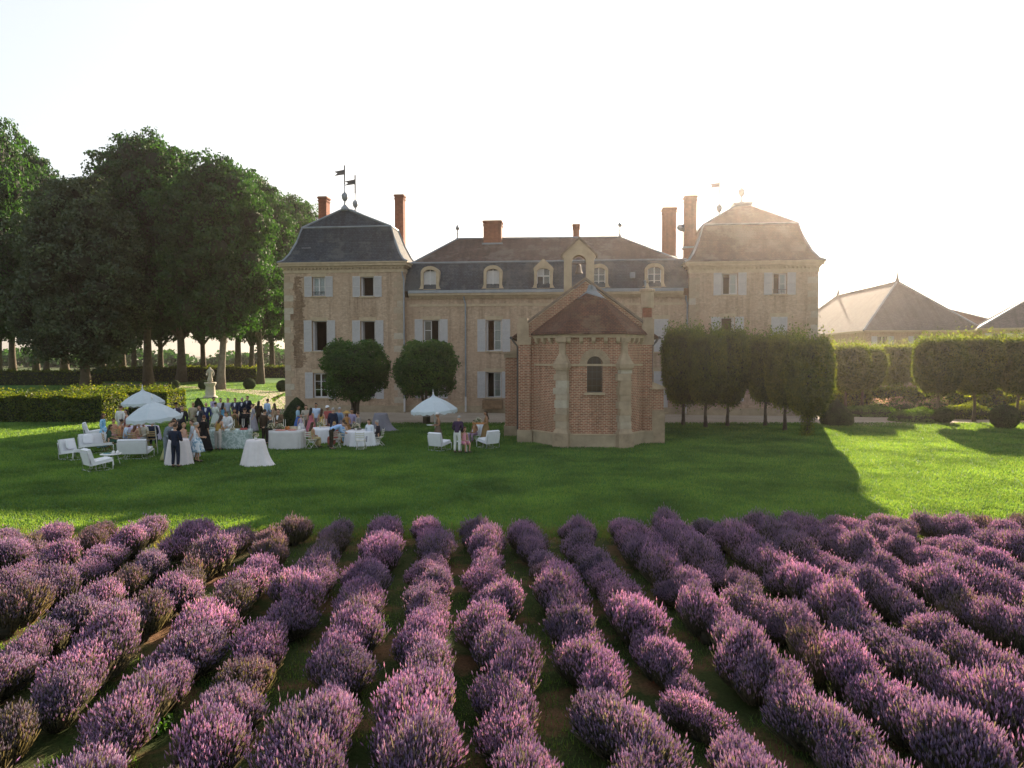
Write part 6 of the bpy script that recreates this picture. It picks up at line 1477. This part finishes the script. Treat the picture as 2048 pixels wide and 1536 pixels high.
SEATS = [((-9.98, 34.66),150,'white folding chair under the gold lace dress',F_),((-8.87, 34.98),-140,'white folding chair under the coral red dress',F_),((-8.70, 36.02),175,'white folding chair under the blue patterned dress',F_),
 ((-7.43, 34.31),178,'empty white folding chair before the right white dining table',F_),((-7.28, 35.80),-30,'white folding chair of the man in a white shirt',F_),((-6.85, 35.80),-95,'white folding chair at the right end of the white table, legs crossed in an X',F_),
 ((-20.24, 36.08),160,'folding chair under the peach orange dress',T),((-19.08, 34.45),120,'folding chair under the pale blue shirt at the lilac table',T),((-18.61, 34.40),175,'folding chair under the salmon pink dress',T),((-18.07, 35.03),-160,'honey wood folding chair under the navy suit by the parasol pole',T),
 ((-19.43, 33.60),130,'folding chair under the dark green dress',T),((-18.67, 34.98),0,'folding chair of the woman in cream',T),((-18.42, 34.98),-15,'folding chair of the man in a sand coloured shirt',T),((-20.89, 36.51),60,'folding chair of the red haired woman in apricot',T)]
for s_ in SEATS: chair(*s_)
for p_, z_, lab in (((-2.30, 33.41),.36,'low white stool under the pink dress'),):
    t = thing('garden_stool', lab, 'stool', (p_[0],p_[1],0)); b = MB(); b.smooth = True; b.lathe([(.2,.40),(.22,.41),(.22,.44),(.2,.45)],16); b.build('seat', IRON, t)
    for k in range(4): a = pi/4+k*pi/2; b = MB(); b.tube([(.14*cos(a),.14*sin(a),.4),(.2*cos(a),.2*sin(a),0)],.012,5); b.build('leg', IRON, t)
# parasols
CAN = None
def canopy_mat():
    m = bpy.data.materials.new('parasol_canvas'); m.use_nodes = True; nt = m.node_tree; nt.nodes.clear()
    d = N(nt,'ShaderNodeBsdfDiffuse'); t = N(nt,'ShaderNodeBsdfTranslucent'); f = noise(nt, 3)
    c = ramp(nt, f, [(.3,(.60,.67,.72)),(.7,(.68,.74,.78))]); nt.links.new(c,d.inputs[0]); nt.links.new(c,t.inputs[0])
    a = nt.nodes.new('ShaderNodeMixShader'); a.inputs[0].default_value = .3; nt.links.new(d.outputs[0],a.inputs[1]); nt.links.new(t.outputs[0],a.inputs[2])
    o = nt.nodes.new('ShaderNodeOutputMaterial'); nt.links.new(a.outputs[0],o.inputs[0]); return m
CAN = canopy_mat(); FR = plain('parasol_fringe',(.62,.66,.66),.9,.1,9)
def parasol(xy, label, r=1.22, lean=(3,0), rz=0.):
    t = thing('parasol', label, 'parasol', (xy[0],xy[1],0), 0, 'white fringed parasols'); t.rotation_euler = (R(lean[0]),R(lean[1]),rz)
    b = MB(); n = 8; sub = 5; rings = []
    for rr,z in ((.03,2.62),(.07,2.52),(.16,2.43),(.34,2.36),(.62,2.22),(.92,2.02),(r,1.78)):
        ring = []
        for i in range(n*sub):
            a = 2*pi*i/(n*sub); f = (i%sub)/sub; s = 4*f*(1-f); ring.append((cos(a)*rr*(1-.045*s*(rr/r)), sin(a)*rr*(1-.045*s*(rr/r)), z-.05*s*(rr/r)))
        rings.append(ring)
    b.smooth = False; b.loft([list(q) for q in rings],False,True); b.build('canopy', CAN, t)
    b = MB(); e = rings[-1]; m = len(e)
    for i in range(m):
        p, q = e[i], e[(i+1)%m]; dz = .15+.03*((i%2)*2-1); dz2 = .15+.03*(((i+1)%2)*2-1)
        b.add([p,q,(q[0]*1.01,q[1]*1.01,q[2]-dz2),(p[0]*1.01,p[1]*1.01,p[2]-dz)],[(0,1,2,3)])
    v = b.build('valance', CAN, t)
    b = MB()
    for i in range(160):
        a = 2*pi*i/160; x,y = cos(a)*r*.985, sin(a)*r*.985; f = (a/(2*pi)*n)%1; z = 1.78-.05*4*f*(1-f)-.15; x*=1-.045*4*f*(1-f); y*=1-.045*4*f*(1-f)
        b.add([(x-.008*sin(a),y+.008*cos(a),z),(x+.008*sin(a),y-.008*cos(a),z),(x,y,z-.09)],[(0,1,2)])
    b.build('fringe', FR, v)
    b = MB(); b.smooth = True; b.tube([(0,0,-.1),(0,0,2.6)],.022,8); b.build('pole', IRON, t)
    b = MB(); b.smooth = True; b.lathe([(.03,2.6),(.045,2.66),(.02,2.72),(.012,2.86)],8); b.build('finial', IRON, t)
    for k in range(n):
        a = 2*pi*k/n; b = MB(); b.tube([(.03*cos(a),.03*sin(a),2.5),(.6*cos(a),.6*sin(a),2.19),(r*.99*cos(a),r*.99*sin(a),1.75)],.008,4); b.build('rib', IRON, t)
parasol((-16.63, 32.73),'white fringed parasol nearest the camera at the left, its pole beside the grey suit',1.22,(2,-4),.2)
parasol((-22.53, 42.82),'white fringed parasol behind the front left one',1.2,(0,-2),.5)
parasol((-4.02, 36.89),'white fringed parasol standing alone over the right lounge chairs',1.22,(0,-3),.1)
# trays carried by the waitress and the flower woman
x,y = (-3.77, 35.56); small('round_tray',(x-.38,y-.16),1.09,'round white tray held by the waitress behind the single parasol','tray',lambda b: b.lathe([(.16,0),(.2,.02),(.18,.025)],16),CER)
x,y = (-1.36, 36.52); small('wooden_tray',(x-.38,y-.1),1.05,'long wooden tray of flowers carried past the chapel','tray',lambda b: [b.box(-.32,.3,-.16,.16,0,.03),b.box(-.32,.3,-.17,-.161,0,.1),b.box(-.32,.3,.161,.17,0,.1)],plain('orange_wood',(.42,.20,.08),.7),None,False)
bouquet((x-.42,y-.1),1.0,.22,'white and green bouquet lying on the carried wooden tray',False)
# haze over the whole place
hb = MB(); hb.box(-3050,3050,-120,3050,-1,38)
hm = bpy.data.materials.new('haze'); hm.use_nodes = True; nt = hm.node_tree; nt.nodes.clear()
pv = nt.nodes.new('ShaderNodeVolumePrincipled'); pv.inputs['Color'].default_value = (1.,.90,.84,1); pv.inputs['Density'].default_value = .0002; pv.inputs['Anisotropy'].default_value = .86
ho = nt.nodes.new('ShaderNodeOutputMaterial'); nt.links.new(pv.outputs[0], ho.inputs['Volume'])
kind(hb.build('haze', hm), 'stuff')
